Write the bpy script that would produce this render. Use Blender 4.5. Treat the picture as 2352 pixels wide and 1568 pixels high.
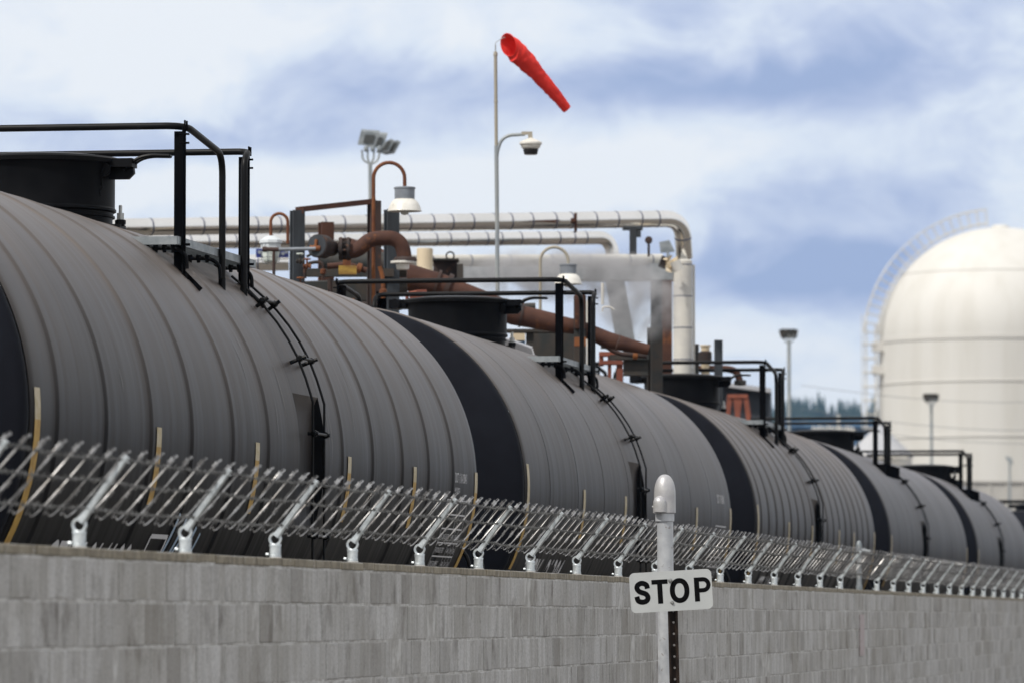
import bpy, math, random
from mathutils import Vector, Matrix, noise
R_ = math.radians
random.seed(7)
for o in list(bpy.data.objects): bpy.data.objects.remove(o)
S = bpy.context.scene
COL = S.collection

# ------------------------------------------------------------------ camera
F = 12058.0                      # focal length in units of a 2352-px wide picture
YAW, PITCH = R_(9.514), R_(3.005)
CZ = 1.6
cam_d = bpy.data.cameras.new('camera'); cam = bpy.data.objects.new('camera', cam_d); COL.objects.link(cam)
cam.location = (0, 0, CZ); cam.rotation_euler = (math.pi/2 + PITCH, 0, YAW)
cam_d.sensor_width = 36; cam_d.lens = F/2352*36; cam_d.clip_start = .5; cam_d.clip_end = 12000
cam_d.dof.use_dof = True; cam_d.dof.focus_distance = 38.5; cam_d.dof.aperture_fstop = 4.2; cam_d.dof.aperture_blades = 9
S.camera = cam
FW = Vector((-math.sin(YAW)*math.cos(PITCH), math.cos(YAW)*math.cos(PITCH), math.sin(PITCH)))
RT = Vector((math.cos(YAW), math.sin(YAW), 0)); UP = RT.cross(FW)
C0 = Vector((0, 0, CZ))
FH = Vector((-math.sin(YAW), math.cos(YAW), 0))
def P(px, py, d):
    return C0 + FW*d + RT*((px-1176)/F*d) + UP*((784-py)/F*d)
def proj(p):
    v = Vector(p)-C0; d = v.dot(FW)
    return 1176+v.dot(RT)/d*F, 784-v.dot(UP)/d*F

# ------------------------------------------------------------------ sun, world, exposure
S.view_settings.view_transform = 'Standard'; S.view_settings.look = 'None'
S.view_settings.exposure = 0; S.view_settings.gamma = 1
SUN_EL = R_(50)
sv = (-RT*.72 - FH*.69).normalized()*math.cos(SUN_EL); sv.z = math.sin(SUN_EL)
sd = bpy.data.lights.new('sun', 'SUN'); sun = bpy.data.objects.new('sun', sd); COL.objects.link(sun)
sd.energy = 3.2; sd.angle = R_(1.5); sd.color = (1, .94, .86)
sun.rotation_euler = sv.to_track_quat('Z', 'Y').to_euler()
W = bpy.data.worlds.new('World'); S.world = W; W.use_nodes = True
wt = W.node_tree; wt.nodes.clear()
def wn(t, **k):
    n = wt.nodes.new(t)
    for a, b in k.items(): setattr(n, a, b)
    return n
def wl(a, b): wt.links.new(a, b)
def wm(op, a, b=None, clamp=False):
    n = wn('ShaderNodeMath', operation=op, use_clamp=clamp)
    for i, v in enumerate((a, b)):
        if v is None: continue
        if isinstance(v, (int, float)): n.inputs[i].default_value = v
        else: wl(v, n.inputs[i])
    return n.outputs[0]
tc = wn('ShaderNodeTexCoord'); sx = wn('ShaderNodeSeparateXYZ'); wl(tc.outputs['Generated'], sx.inputs[0])
az = wm('ARCTAN2', sx.outputs[0], sx.outputs[1]); el = wm('ARCSINE', sx.outputs[2])
cb = wn('ShaderNodeCombineXYZ'); wl(az, cb.inputs[0]); wl(wm('MULTIPLY', el, 1.7), cb.inputs[1])
nz = wn('ShaderNodeTexNoise'); nz.inputs['Scale'].default_value = 11; nz.inputs['Detail'].default_value = 4
nz.inputs['Roughness'].default_value = .5; nz.inputs['Distortion'].default_value = .6; wl(cb.outputs[0], nz.inputs['Vector'])
nz2 = wn('ShaderNodeTexNoise'); nz2.inputs['Scale'].default_value = 26; nz2.inputs['Detail'].default_value = 7
nz2.inputs['Roughness'].default_value = .56; nz2.inputs['Distortion'].default_value = .7; wl(cb.outputs[0], nz2.inputs['Vector'])
nz3 = wn('ShaderNodeTexNoise'); nz3.inputs['Scale'].default_value = 62; nz3.inputs['Detail'].default_value = 6; nz3.inputs['Roughness'].default_value = .6
nz3.inputs['Distortion'].default_value = .5; wl(cb.outputs[0], nz3.inputs['Vector'])
t = wm('ADD', wm('MULTIPLY', wm('SUBTRACT', nz.outputs[0], .5), .9), wm('ADD', .66, wm('MULTIPLY', wm('SUBTRACT', nz3.outputs[0], .5), .75)))
t = wm('ADD', t, wm('MULTIPLY', wm('SUBTRACT', nz2.outputs[0], .5), 1.15))
def azel(px, py):
    v = (P(px, py, 1)-C0).normalized(); return math.atan2(v.x, v.y), math.asin(v.z)
# cloud masses: (picture x, y, half width, half height, lighter or darker)
CL = [(250,60,520,130,.42),(1000,40,500,90,.25),(470,320,330,75,-.52),(100,250,330,60,-.10),(700,440,360,70,.45),(350,430,300,50,.30),
      (1500,200,420,75,-.48),(1850,170,330,70,-.40),(1450,390,300,90,.55),(1150,430,220,80,.30),(1750,330,230,60,.22),
      (2050,60,240,120,-.22),(2250,330,200,260,-.05),(1900,470,300,60,-.20),(1760,640,330,80,-.62),(1950,640,230,60,-.30),(1780,780,220,50,.25),(1800,860,260,25,.0),
      (1950,890,150,45,.35),(1600,760,130,70,.20),(2330,180,140,120,.22),(900,200,420,60,-.22)]
for px, py, rx, ry, a in CL:
    A, E = azel(px, py)
    dx = wm('DIVIDE', wm('SUBTRACT', wm('ADD', az, wm('MULTIPLY', wm('SUBTRACT', nz2.outputs[0], .5), .045)), A), rx/F)
    dy = wm('DIVIDE', wm('SUBTRACT', wm('ADD', el, wm('MULTIPLY', wm('SUBTRACT', nz2.outputs[0], .5), .020)), E), ry/F)
    g = wm('MULTIPLY', wm('EXPONENT', wm('MULTIPLY', wm('ADD', wm('MULTIPLY', dx, dx), wm('MULTIPLY', dy, dy)), -1)), a)
    t = wm('ADD', t, g)
rp = wn('ShaderNodeValToRGB'); wl(t, rp.inputs[0])
def srgb(*c): return tuple(((x/255)/12.92 if x <= 10 else ((x/255+.055)/1.055)**2.4) for x in c)+(1,)
cr = rp.color_ramp; cr.elements[0].position = 0; cr.elements[0].color = srgb(164,182,220)
cr.elements[1].position = 1; cr.elements[1].color = srgb(246,250,255)
for p_, c_ in ((.25, srgb(184,198,230)), (.5, srgb(208,219,242)), (.72, srgb(230,239,252))):
    e = cr.elements.new(p_); e.color = c_
sky = wn('ShaderNodeTexSky', sky_type='NISHITA', sun_disc=False); sky.sun_elevation = SUN_EL; sky.sun_rotation = math.atan2(sv.x, sv.y)
sc1 = wn('ShaderNodeVectorMath', operation='SCALE'); wl(rp.outputs[0], sc1.inputs[0]); sc1.inputs['Scale'].default_value = 10.0
# higher in the sky the cloud deck is brighter, with open blue between
zen = wn('ShaderNodeMapRange'); wl(el, zen.inputs[0]); zen.inputs[1].default_value = .14; zen.inputs[2].default_value = .7
zen.inputs[3].default_value = 10.0; zen.inputs[4].default_value = 12.0; wl(zen.outputs[0], sc1.inputs['Scale'])
# overhead the deck is a neutral white-grey
neu = wn('ShaderNodeMixRGB'); wl(sc1.outputs[0], neu.inputs[1]); neu.inputs[2].default_value = (8.5, 8.3, 8.05, 1)
nf = wn('ShaderNodeMapRange'); wl(el, nf.inputs[0]); nf.inputs[1].default_value = .16; nf.inputs[2].default_value = .45; nf.inputs[4].default_value = .85; 
# away from the bank ahead the overcast is an even, neutral white-grey too
af = wn('ShaderNodeMapRange'); wl(wm('ABSOLUTE', wm('ADD', az, YAW)), af.inputs[0]); af.inputs[1].default_value = .13; af.inputs[2].default_value = .40; af.inputs[4].default_value = .85
wl(wm('MAXIMUM', nf.outputs[0], af.outputs[0]), neu.inputs[0])
mx = wn('ShaderNodeMixRGB'); mx.inputs[0].default_value = .06; wl(neu.outputs[0], mx.inputs[1]); wl(sky.outputs[0], mx.inputs[2])
bg = wn('ShaderNodeBackground'); bg.inputs[1].default_value = .1; wl(mx.outputs[0], bg.inputs[0])
wo = wn('ShaderNodeOutputWorld'); wl(bg.outputs[0], wo.inputs[0])

# ------------------------------------------------------------------ materials
def mat(name, col, rough=.5, metal=0, noise_scale=None, col2=None, stretch=(1,1,1), lo=.4, hi=.6, bump=0, bscale=40, spots=None, spec=.5, detail=5):
    m = bpy.data.materials.new(name); m.use_nodes = True; nt = m.node_tree; b = nt.nodes['Principled BSDF']
    b.inputs['Roughness'].default_value = rough; b.inputs['Metallic'].default_value = metal
    b.inputs['Specular IOR Level'].default_value = spec
    b.inputs['Base Color'].default_value = (*col, 1)
    tcn = nt.nodes.new('ShaderNodeTexCoord'); mp = nt.nodes.new('ShaderNodeMapping'); nt.links.new(tcn.outputs['Object'], mp.inputs[0])
    mp.inputs['Scale'].default_value = stretch
    last = None
    if noise_scale:
        n = nt.nodes.new('ShaderNodeTexNoise'); n.inputs['Scale'].default_value = noise_scale; n.inputs['Detail'].default_value = detail
        n.inputs['Roughness'].default_value = .6
        nt.links.new(mp.outputs[0], n.inputs['Vector'])
        mr = nt.nodes.new('ShaderNodeMapRange'); mr.inputs[1].default_value = lo; mr.inputs[2].default_value = hi; nt.links.new(n.outputs[0], mr.inputs[0])
        mi = nt.nodes.new('ShaderNodeMixRGB'); mi.inputs[1].default_value = (*col, 1); mi.inputs[2].default_value = (*(col2 or col), 1)
        nt.links.new(mr.outputs[0], mi.inputs[0]); last = mi.outputs[0]
        rr = nt.nodes.new('ShaderNodeMapRange'); rr.inputs[3].default_value = rough*.85; rr.inputs[4].default_value = min(1, rough*1.2)
        nt.links.new(n.outputs[0], rr.inputs[0]); nt.links.new(rr.outputs[0], b.inputs['Roughness'])
    if spots:
        sc_, thr, scol = spots
        n2 = nt.nodes.new('ShaderNodeTexNoise'); n2.inputs['Scale'].default_value = sc_; n2.inputs['Detail'].default_value = 6
        n2.inputs['Roughness'].default_value = .7
        nt.links.new(mp.outputs[0], n2.inputs['Vector'])
        m2 = nt.nodes.new('ShaderNodeMapRange'); m2.inputs[1].default_value = thr; m2.inputs[2].default_value = thr+.07; nt.links.new(n2.outputs[0], m2.inputs[0])
        mj = nt.nodes.new('ShaderNodeMixRGB'); mj.inputs[2].default_value = (*scol, 1)
        if last: nt.links.new(last, mj.inputs[1])
        else: mj.inputs[1].default_value = (*col, 1)
        nt.links.new(m2.outputs[0], mj.inputs[0]); last = mj.outputs[0]
    if last: nt.links.new(last, b.inputs['Base Color'])
    if bump:
        n3 = nt.nodes.new('ShaderNodeTexNoise'); n3.inputs['Scale'].default_value = bscale; n3.inputs['Detail'].default_value = 4
        nt.links.new(mp.outputs[0], n3.inputs['Vector'])
        bp = nt.nodes.new('ShaderNodeBump'); bp.inputs['Strength'].default_value = bump; bp.inputs['Distance'].default_value = .01
        nt.links.new(n3.outputs[0], bp.inputs['Height']); nt.links.new(bp.outputs[0], b.inputs['Normal'])
    return m
def shell_mat(name, c1, c2, c3, rough):
    """chalked paint: fine streaks run round the barrel, broad patches and a few pale wipes"""
    m = bpy.data.materials.new(name); m.use_nodes = True; nt = m.node_tree; b = nt.nodes['Principled BSDF']
    L = nt.links.new
    tcn = nt.nodes.new('ShaderNodeTexCoord')
    def nz_(stretch, sc, det, lo, hi, rgh=.6):
        mp = nt.nodes.new('ShaderNodeMapping'); mp.inputs['Scale'].default_value = stretch; L(tcn.outputs['Object'], mp.inputs[0])
        n = nt.nodes.new('ShaderNodeTexNoise'); n.inputs['Scale'].default_value = sc; n.inputs['Detail'].default_value = det; n.inputs['Roughness'].default_value = rgh
        L(mp.outputs[0], n.inputs['Vector'])
        mr = nt.nodes.new('ShaderNodeMapRange'); mr.inputs[1].default_value = lo; mr.inputs[2].default_value = hi; L(n.outputs[0], mr.inputs[0])
        return mr.outputs[0]
    a = nz_((.35, 9, .35), 1.2, 5, .35, .68); bb = nz_((.5, 1.2, .5), .7, 3, .38, .66); c = nz_((.25, 22, .25), 1.1, 3, .56, .76)
    m1 = nt.nodes.new('ShaderNodeMixRGB'); m1.inputs[1].default_value = (*c1, 1); m1.inputs[2].default_value = (*c2, 1); L(a, m1.inputs[0])
    m2 = nt.nodes.new('ShaderNodeMixRGB'); m2.inputs[2].default_value = (*c3, 1); L(m1.outputs[0], m2.inputs[1])
    mm = nt.nodes.new('ShaderNodeMath'); mm.operation = 'MULTIPLY'; L(bb, mm.inputs[0]); mm.inputs[1].default_value = .6; L(mm.outputs[0], m2.inputs[0])
    m3 = nt.nodes.new('ShaderNodeMixRGB'); m3.inputs[2].default_value = (*[x*1.5 for x in c2], 1); L(m2.outputs[0], m3.inputs[1])
    m4 = nt.nodes.new('ShaderNodeMath'); m4.operation = 'MULTIPLY'; L(c, m4.inputs[0]); m4.inputs[1].default_value = .55; L(m4.outputs[0], m3.inputs[0])
    L(m3.outputs[0], b.inputs['Base Color'])
    rr = nt.nodes.new('ShaderNodeMapRange'); rr.inputs[3].default_value = rough*.85; rr.inputs[4].default_value = rough*1.15; L(a, rr.inputs[0]); L(rr.outputs[0], b.inputs['Roughness'])
    b.inputs['Specular IOR Level'].default_value = .22
    # base colour is black low on the barrel, grading up to the streaked mix at the crown
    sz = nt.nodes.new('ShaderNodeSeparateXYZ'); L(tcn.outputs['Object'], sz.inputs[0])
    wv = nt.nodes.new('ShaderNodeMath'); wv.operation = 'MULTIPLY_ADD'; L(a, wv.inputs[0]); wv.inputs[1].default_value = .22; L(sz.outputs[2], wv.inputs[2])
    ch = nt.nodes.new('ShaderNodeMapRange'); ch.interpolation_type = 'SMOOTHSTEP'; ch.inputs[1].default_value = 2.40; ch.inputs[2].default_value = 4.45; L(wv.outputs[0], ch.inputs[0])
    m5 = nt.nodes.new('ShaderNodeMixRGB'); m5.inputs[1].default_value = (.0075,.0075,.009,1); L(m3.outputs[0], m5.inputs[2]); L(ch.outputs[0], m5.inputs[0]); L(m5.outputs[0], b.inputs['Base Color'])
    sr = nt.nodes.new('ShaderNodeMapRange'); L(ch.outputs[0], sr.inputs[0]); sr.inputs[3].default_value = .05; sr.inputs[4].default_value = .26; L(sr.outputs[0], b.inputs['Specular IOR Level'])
    return m
M = {}
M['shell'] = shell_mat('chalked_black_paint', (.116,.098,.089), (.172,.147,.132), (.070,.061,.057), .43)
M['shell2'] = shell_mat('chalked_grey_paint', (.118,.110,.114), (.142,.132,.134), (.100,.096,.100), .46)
M['shellb'] = mat('new_black_paint', (.014,.015,.019), .42)
M['scuff'] = mat('pale_scuff', (.20,.19,.185), .6)
M['black'] = mat('black_paint', (.0045,.005,.0065), .42, noise_scale=3, col2=(.008,.0085,.010), spec=.07)
M['blackr'] = mat('black_rail_paint', (.0045,.005,.006), .42, noise_scale=6, col2=(.009,.009,.010), lo=.5, hi=.7, spec=.16)
M['head'] = mat('black_head_paint', (.008,.009,.012), .40, noise_scale=1.5, col2=(.011,.012,.016))
M['band'] = mat('black_band_paint', (.009,.010,.0145), .62, noise_scale=2, spec=.07, col2=(.012,.0135,.019))
M['matte'] = mat('matte_black', (.004,.0045,.006), .9, noise_scale=3, col2=(.007,.007,.008), spec=.0)
M['galv'] = mat('galvanised_steel', (.68,.73,.75), .34, .55, noise_scale=30, col2=(.50,.55,.58), bump=.15, bscale=60)
M['galvd'] = mat('dull_galvanised_steel', (.33,.36,.38), .5, .5, noise_scale=8, col2=(.22,.25,.27))
M['wire'] = mat('weathered_wire', (.17,.175,.175), .5, .4, noise_scale=20, col2=(.08,.08,.08))
M['razor'] = mat('razor_steel', (.44,.44,.44), .32, .9, noise_scale=9, col2=(.16,.155,.15))
M['ochre'] = mat('ochre_tape', (.45,.27,.03), .5, noise_scale=14, col2=(.32,.18,.02), spots=(30,.60,(.5,.42,.25)))
M['cream'] = mat('lit_faded_tape', (.50,.43,.30), .5, noise_scale=16, col2=(.42,.34,.18))  # upper tape ends: fading plus sun and sky glare painted in
M['stencil'] = mat('white_stencil', (.60,.60,.62), .6)
M['bolt'] = mat('bright_bolt', (.42,.43,.42), .35, .9)
M['pipew'] = mat('aluminium_paint', (.62,.645,.67), .42, .25, noise_scale=7, col2=(.50,.525,.56), spots=(22,.62,(.16,.11,.08)), bump=.1, bscale=70)
M['capw'] = mat('cast_aluminium', (.54,.54,.54), .40, .35, noise_scale=12, col2=(.46,.46,.48), spots=(40,.70,(.14,.12,.10)), bump=.15, bscale=60)
M['signw'] = mat('white_sign_sheet', (.52,.545,.545), .4, noise_scale=5, col2=(.48,.505,.51), spots=(30,.72,(.30,.29,.27)))
M['signk'] = mat('black_lettering', (.003,.003,.0035), .6, spec=.08)
M['brown'] = mat('brown_post_steel', (.014,.010,.008), .55, noise_scale=9, col2=(.036,.024,.018), spec=.2)
M['hole'] = mat('pale_hole', (.55,.52,.50), .6)
M['chrome'] = mat('aluminium_cladding', (.92,.91,.89), .16, 1.0, noise_scale=.8, col2=(.84,.83,.80), bump=.45, bscale=3.0)
M['clad'] = mat('painted_cladding', (.70,.68,.62), .45, .1, noise_scale=2, col2=(.58,.57,.54))
M['seam'] = mat('dark_band', (.18,.19,.24), .35, .6)
M['rust'] = mat('rust', (.085,.032,.018), .8, noise_scale=3.5, col2=(.040,.016,.012), lo=.35, hi=.7, bump=.3, bscale=12, spots=(2.6,.58,(.17,.062,.022)))
M['rusto'] = mat('bright_rust', (.24,.085,.024), .8, noise_scale=4, col2=(.12,.04,.018), bump=.2, bscale=14)
M['rustd'] = mat('dark_rusty_steel', (.050,.026,.020), .7, noise_scale=3, col2=(.022,.016,.016), spots=(2.2,.60,(.11,.045,.022)))
M['steelb'] = mat('blue_black_steel', (.040,.050,.062), .6, noise_scale=1.6, col2=(.020,.024,.030), stretch=(3,3,.5), spots=(3,.66,(.09,.06,.05)))
M['cast'] = mat('dark_cast_iron', (.020,.024,.024), .6, noise_scale=5, col2=(.045,.035,.028))
M['yellow'] = mat('dirty_yellow_paint', (.42,.27,.05), .6, noise_scale=5, col2=(.24,.13,.03), spots=(5,.60,(.55,.48,.30)), stretch=(1,1,4))
M['enamel'] = mat('white_enamel', (.78,.77,.73), .35, noise_scale=6, col2=(.66,.64,.58), spots=(9,.62,(.18,.17,.11)))
M['lampgrey'] = mat('grey_lamp_paint', (.26,.29,.33), .45, .2, noise_scale=6, col2=(.20,.22,.25))
M['glass'] = mat('frosted_glass', (.55,.56,.52), .25, spec=.6)
M['palegreen'] = mat('pale_green_glass', (.62,.68,.64), .3)
M['palegrey'] = mat('pale_grey_paint', (.62,.67,.70), .45)
M['darkglass'] = mat('dark_dome', (.02,.02,.022), .12)
M['creamp'] = mat('cream_paint', (.68,.58,.42), .55, noise_scale=1.5, col2=(.60,.50,.35))
M['tank'] = mat('white_tank_paint', (.645,.64,.61), .6, noise_scale=.30, col2=(.58,.57,.53), stretch=(2.6,2.6,.22), lo=.42, hi=.72)
M['tankseam'] = mat('tank_seam', (.61,.60,.57), .7)
M['conc'] = mat('pale_concrete', (.50,.49,.46), .85, noise_scale=.4, col2=(.42,.41,.39))
M['red'] = mat('windsock_cloth', (.90,.040,.026), .75, noise_scale=2, col2=(.78,.030,.022), bump=.3, bscale=4)
M['redin'] = mat('windsock_lining', (.95,.055,.045), .8)
M['orange'] = mat('orange_primer', (.27,.082,.048), .75, noise_scale=2.5, col2=(.19,.058,.038))
M['polegrey'] = mat('grey_pole_paint', (.30,.34,.37), .5, .2, noise_scale=3, col2=(.36,.38,.38))
M['poletan'] = mat('tan_conduit', (.36,.33,.27), .6)
M['blue'] = mat('blue_sheet', (.06,.13,.24), .6, noise_scale=1, col2=(.10,.20,.34))
M['bluesign'] = mat('blue_sign_panel', (.015,.028,.20), .5)
M['corr'] = mat('grey_siding', (.13,.15,.18), .6, noise_scale=.8, col2=(.17,.19,.22))
M['roofp'] = mat('pale_roofing', (.36,.38,.42), .6, noise_scale=.6, col2=(.44,.45,.47))
M['ground'] = mat('gravel_ground', (.13,.115,.10), .95, noise_scale=.6, col2=(.085,.078,.07), bump=.6, bscale=30)
M['tree'] = mat('conifer', (.020,.042,.022), .9, noise_scale=.03, col2=(.045,.065,.03))
M['treeb'] = mat('bare_thicket', (.09,.065,.055), .9, noise_scale=.04, col2=(.06,.05,.045))
M['tagy'] = mat('yellow_tag', (.75,.55,.02), .5)
M['graf'] = mat('pale_spray_paint', (.30,.40,.52), .7)
M['platew'] = mat('faded_white_plate', (.50,.45,.45), .6, noise_scale=20, col2=(.42,.34,.34))

# ------------------------------------------------------------------ mesh builder
class MB:
    def __init__(s): s.v = []; s.f = []; s.mi = []
    def add(s, vs, fs, mi=0):
        b = len(s.v); s.v += [tuple(v) for v in vs]; s.f += [tuple(b+i for i in f) for f in fs]; s.mi += [mi]*len(fs)
    def box(s, c, size, rot=None, mi=0, bev=0):
        c = Vector(c); hx, hy, hz = [x/2 for x in size]
        if rot is None: rot = Matrix.Identity(3)
        elif isinstance(rot, (int, float)): rot = Matrix.Rotation(rot, 3, 'Z')
        vs = [c+rot@Vector((x*hx, y*hy, z*hz)) for x in (-1, 1) for y in (-1, 1) for z in (-1, 1)]
        s.add(vs, [(0,1,3,2),(4,6,7,5),(0,4,5,1),(2,3,7,6),(0,2,6,4),(1,5,7,3)], mi)
    def bar(s, p0, p1, w, h, up=(0,0,1), mi=0):
        p0, p1 = Vector(p0), Vector(p1); d = (p1-p0); L = d.length; d.normalize()
        x = d.cross(Vector(up)); x = x.normalized() if x.length > 1e-5 else Vector((1,0,0)); z = x.cross(d)
        rot = Matrix((x, d, z)).transposed()
        s.box((p0+p1)/2, (w, L, h), rot, mi)
    def tube(s, pts, r, n=10, caps=True, mi=0, sx=1.0):
        pts = [Vector(p) for p in pts]; k = len(pts)
        rs = r if isinstance(r, (list, tuple)) else [r]*k
        tang = []
        for i in range(k):
            a = pts[max(0, i-1)]; b = pts[min(k-1, i+1)]; tang.append((b-a).normalized())
        t0 = tang[0]; ref = Vector((0,0,1)) if abs(t0.z) < .9 else Vector((1,0,0))
        u = t0.cross(ref).normalized(); vs = []
        for i in range(k):
            tt = tang[i]; u = (u - tt*u.dot(tt)); u = u.normalized() if u.length > 1e-6 else tt.orthogonal().normalized(); w = tt.cross(u)
            for j in range(n):
                a = 2*math.pi*j/n; vs.append(pts[i]+(u*math.cos(a)*sx+w*math.sin(a))*rs[i])
        fs = [(i*n+j, i*n+(j+1)%n, (i+1)*n+(j+1)%n, (i+1)*n+j) for i in range(k-1) for j in range(n)]
        if caps: fs += [tuple(range(n))[::-1], tuple((k-1)*n+j for j in range(n))]
        s.add(vs, fs, mi)
    def lathe(s, prof, c=(0,0,0), axis=(0,0,1), n=32, mi=0, cap=True):
        c = Vector(c); z = Vector(axis).normalized(); x = z.orthogonal().normalized(); y = z.cross(x); vs = []
        for r, h in prof:
            for j in range(n):
                a = 2*math.pi*j/n; vs.append(c+z*h+(x*math.cos(a)+y*math.sin(a))*max(r, 1e-4))
        k = len(prof)
        fs = [(i*n+j, i*n+(j+1)%n, (i+1)*n+(j+1)%n, (i+1)*n+j) for i in range(k-1) for j in range(n)]
        if cap: fs += [tuple(range(n))[::-1], tuple((k-1)*n+j for j in range(n))]
        s.add(vs, fs, mi)
    def prism(s, poly, depth, fr, mi=0):
        """poly of (a,b) in frame fr=(origin, A, B, N); thickness along N from 0 to depth"""
        o, A, B, N = fr; n = len(poly)
        vs = [o+A*a+B*b for a, b in poly]+[o+A*a+B*b+N*depth for a, b in poly]
        s.add(vs, [tuple(range(n))[::-1], tuple(range(n, 2*n))]+[(i, (i+1)%n, n+(i+1)%n, n+i) for i in range(n)], mi)
    def build(s, name, m, parent=None, org=None, smooth=35):
        me = bpy.data.meshes.new(name)
        o0 = Vector(org) if org is not None else (parent_root(parent).location if parent else Vector((0,0,0)))
        me.from_pydata([tuple(Vector(v)-o0) for v in s.v], [], s.f)
        ms = m if isinstance(m, (list, tuple)) else [m]
        for x in ms: me.materials.append(x)
        me.polygons.foreach_set('material_index', s.mi)
        if smooth:
            me.polygons.foreach_set('use_smooth', [True]*len(me.polygons)); me.set_sharp_from_angle(angle=R_(smooth))
        me.update()
        ob = bpy.data.objects.new(name, me); COL.objects.link(ob)
        if parent: ob.parent = parent
        else: ob.location = o0
        return ob
def parent_root(p):
    while p.parent: p = p.parent
    return p
def tag(o, label, cat, group=None, kind=None):
    if label: o['label'] = label
    if cat: o['category'] = cat
    if group: o['group'] = group
    if kind: o['kind'] = kind
    return o
def empty(name, loc, label, cat, group=None):
    o = bpy.data.objects.new(name, None); COL.objects.link(o); o.location = loc; o.empty_display_size = .3
    return tag(o, label, cat, group)
def arc_pts(pts, rad, n=6):
    """polyline with rounded corners"""
    pts = [Vector(p) for p in pts]; out = [pts[0]]
    for i in range(1, len(pts)-1):
        a, b, c = pts[i-1], pts[i], pts[i+1]; d1 = (a-b); d2 = (c-b); r = min(rad, d1.length*.49, d2.length*.49)
        p0 = b+d1.normalized()*r; p2 = b+d2.normalized()*r
        for k in range(n+1):
            t_ = k/n; out.append(p0*(1-t_)**2+b*2*t_*(1-t_)+p2*t_**2)
    out.append(pts[-1]); return out

# ------------------------------------------------------------------ ground
g = MB(); g.add([(-6000,-2000,0),(6000,-2000,0),(6000,9000,0),(-6000,9000,0)], [(0,1,2,3)])
gr = g.build('ground', M['ground'], smooth=0); gr['kind'] = 'structure'
# track ballast bed and rails of the siding
TX = -9.1
b = MB(); b.add([(TX-2.3,5,.004),(TX+1.9,5,.004),(TX+1.9,400,.004),(TX-2.3,400,.004),(TX-1.7,5,.12),(TX+1.5,5,.12),(TX+1.5,400,.12),(TX-1.7,400,.12)],
            [(0,1,5,4),(1,2,6,5),(2,3,7,6),(3,0,4,7),(4,5,6,7)])
bb = b.build('track_bed', M['ground'], smooth=0); bb['kind'] = 'structure'

# ------------------------------------------------------------------ tank cars
CAR_Z = 2.75; CR = 1.6; SHL = 14.5
def stroke_text(txt, size, name='t'):
    cu = bpy.data.curves.new(name, 'FONT'); cu.body = txt; cu.size = size; cu.resolution_u = 3
    cu.space_character = 1.02; cu.offset = .004*size
    ob = bpy.data.objects.new(name, cu); COL.objects.link(ob)
    bpy.context.view_layer.update()
    dg = bpy.context.evaluated_depsgraph_get(); me = bpy.data.meshes.new_from_object(ob.evaluated_get(dg))
    vs = [v.co.copy() for v in me.vertices]; fs = [tuple(p.vertices) for p in me.polygons]
    bpy.data.objects.remove(ob); bpy.data.curves.remove(cu); bpy.data.meshes.remove(me)
    return vs, fs
def on_shell(y, arc, lift=.004, R=CR):
    """arc length above the widest line"""
    a = arc/R; return ((R+lift)*math.cos(a), y, CAR_Z+(R+lift)*math.sin(a))
def text_on_shell(mb, txt, size, y0, arc0, wide=1.0, R=CR):
    vs, fs = stroke_text(txt, size)
    mb.add([on_shell(y0+v.x*wide, arc0+v.y, .004, R) for v in vs], fs)

def shell_profile(seams, kind, R):
    prof = [(0.0, R-.012), (.03, R), (.10, R)]
    for sy in seams:
        if kind == 'lap':
            prof += [(sy-.32, R), (sy-.20, R-.006), (sy-.12, R-.0085), (sy-.045, R-.009), (sy-.02, R-.007), (sy, R+.003), (sy+.03, R+.003), (sy+.18, R)]
        else:
            prof += [(sy-.10, R), (sy-.012, R+.001), (sy-.009, R-.022), (sy+.009, R-.022), (sy+.012, R+.001), (sy+.10, R)]
    prof += [(SHL-.10, R), (SHL-.03, R), (SHL, R-.012)]
    return sorted(prof)
def make_shell(root, seams, kind, m, R, rec=None, band=None):
    prof = shell_profile(seams, kind, R)
    ys = [p[0] for p in prof]
    def rad(y):
        for (a, ra), (b_, rb) in zip(prof, prof[1:]):
            if a <= y <= b_: return ra+(rb-ra)*((y-a)/(b_-a) if b_ > a else 0)
        return R
    if rec:
        y0, y1 = rec; ys = [y for y in ys if not (abs(y-y0) < .02 or abs(y-y1) < .02)]
        ys += [y0-.004, y0+.004, y1-.004, y1+.004]
        ys = [y for y in ys if not (y0+.01 < y < y1-.01)]
    k = 0.0
    while k < SHL:
        if min(abs(k-y) for y in ys) > .12 and not (rec and rec[0] < k < rec[1]): ys.append(k)
        k += .5
    ys = sorted(set(ys)); n = 144
    mb = MB(); vs = []; fs = []; mi = []
    for i, y in enumerate(ys):
        r = rad(y); inrec = rec and rec[0] < y < rec[1]
        for j in range(n):
            a = 2*math.pi*j/n; x = r*math.cos(a); z = r*math.sin(a)
            wob = .0025*noise.noise(Vector((x*1.2, y*1.4, z*1.2)))+.003*noise.noise(Vector((x*.5+9, y*.6, z*.5)))
            x *= 1+wob; z *= 1+wob
            if inrec and x > 0 and z < .40:
                lim = 1.51 + max(0, (z-.33)/.07)*.04
                x = min(x, lim)
            vs.append((x, y, CAR_Z+z))
    for i in range(len(ys)-1):
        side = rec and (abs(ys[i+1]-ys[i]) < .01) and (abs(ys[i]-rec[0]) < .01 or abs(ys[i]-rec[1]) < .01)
        for j in range(n):
            f = (i*n+j, (i+1)*n+j, (i+1)*n+(j+1)%n, i*n+(j+1)%n)
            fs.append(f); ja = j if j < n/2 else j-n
            mi.append(1 if (side and -45 < ja < 12) else 0)  # side walls of the ladder well: their shade painted in as black
    mb.v = vs; mb.f = fs; mb.mi = mi
    return mb.build('tank_shell', [m, M['black']], root, org=(0,0,0), smooth=28)
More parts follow.
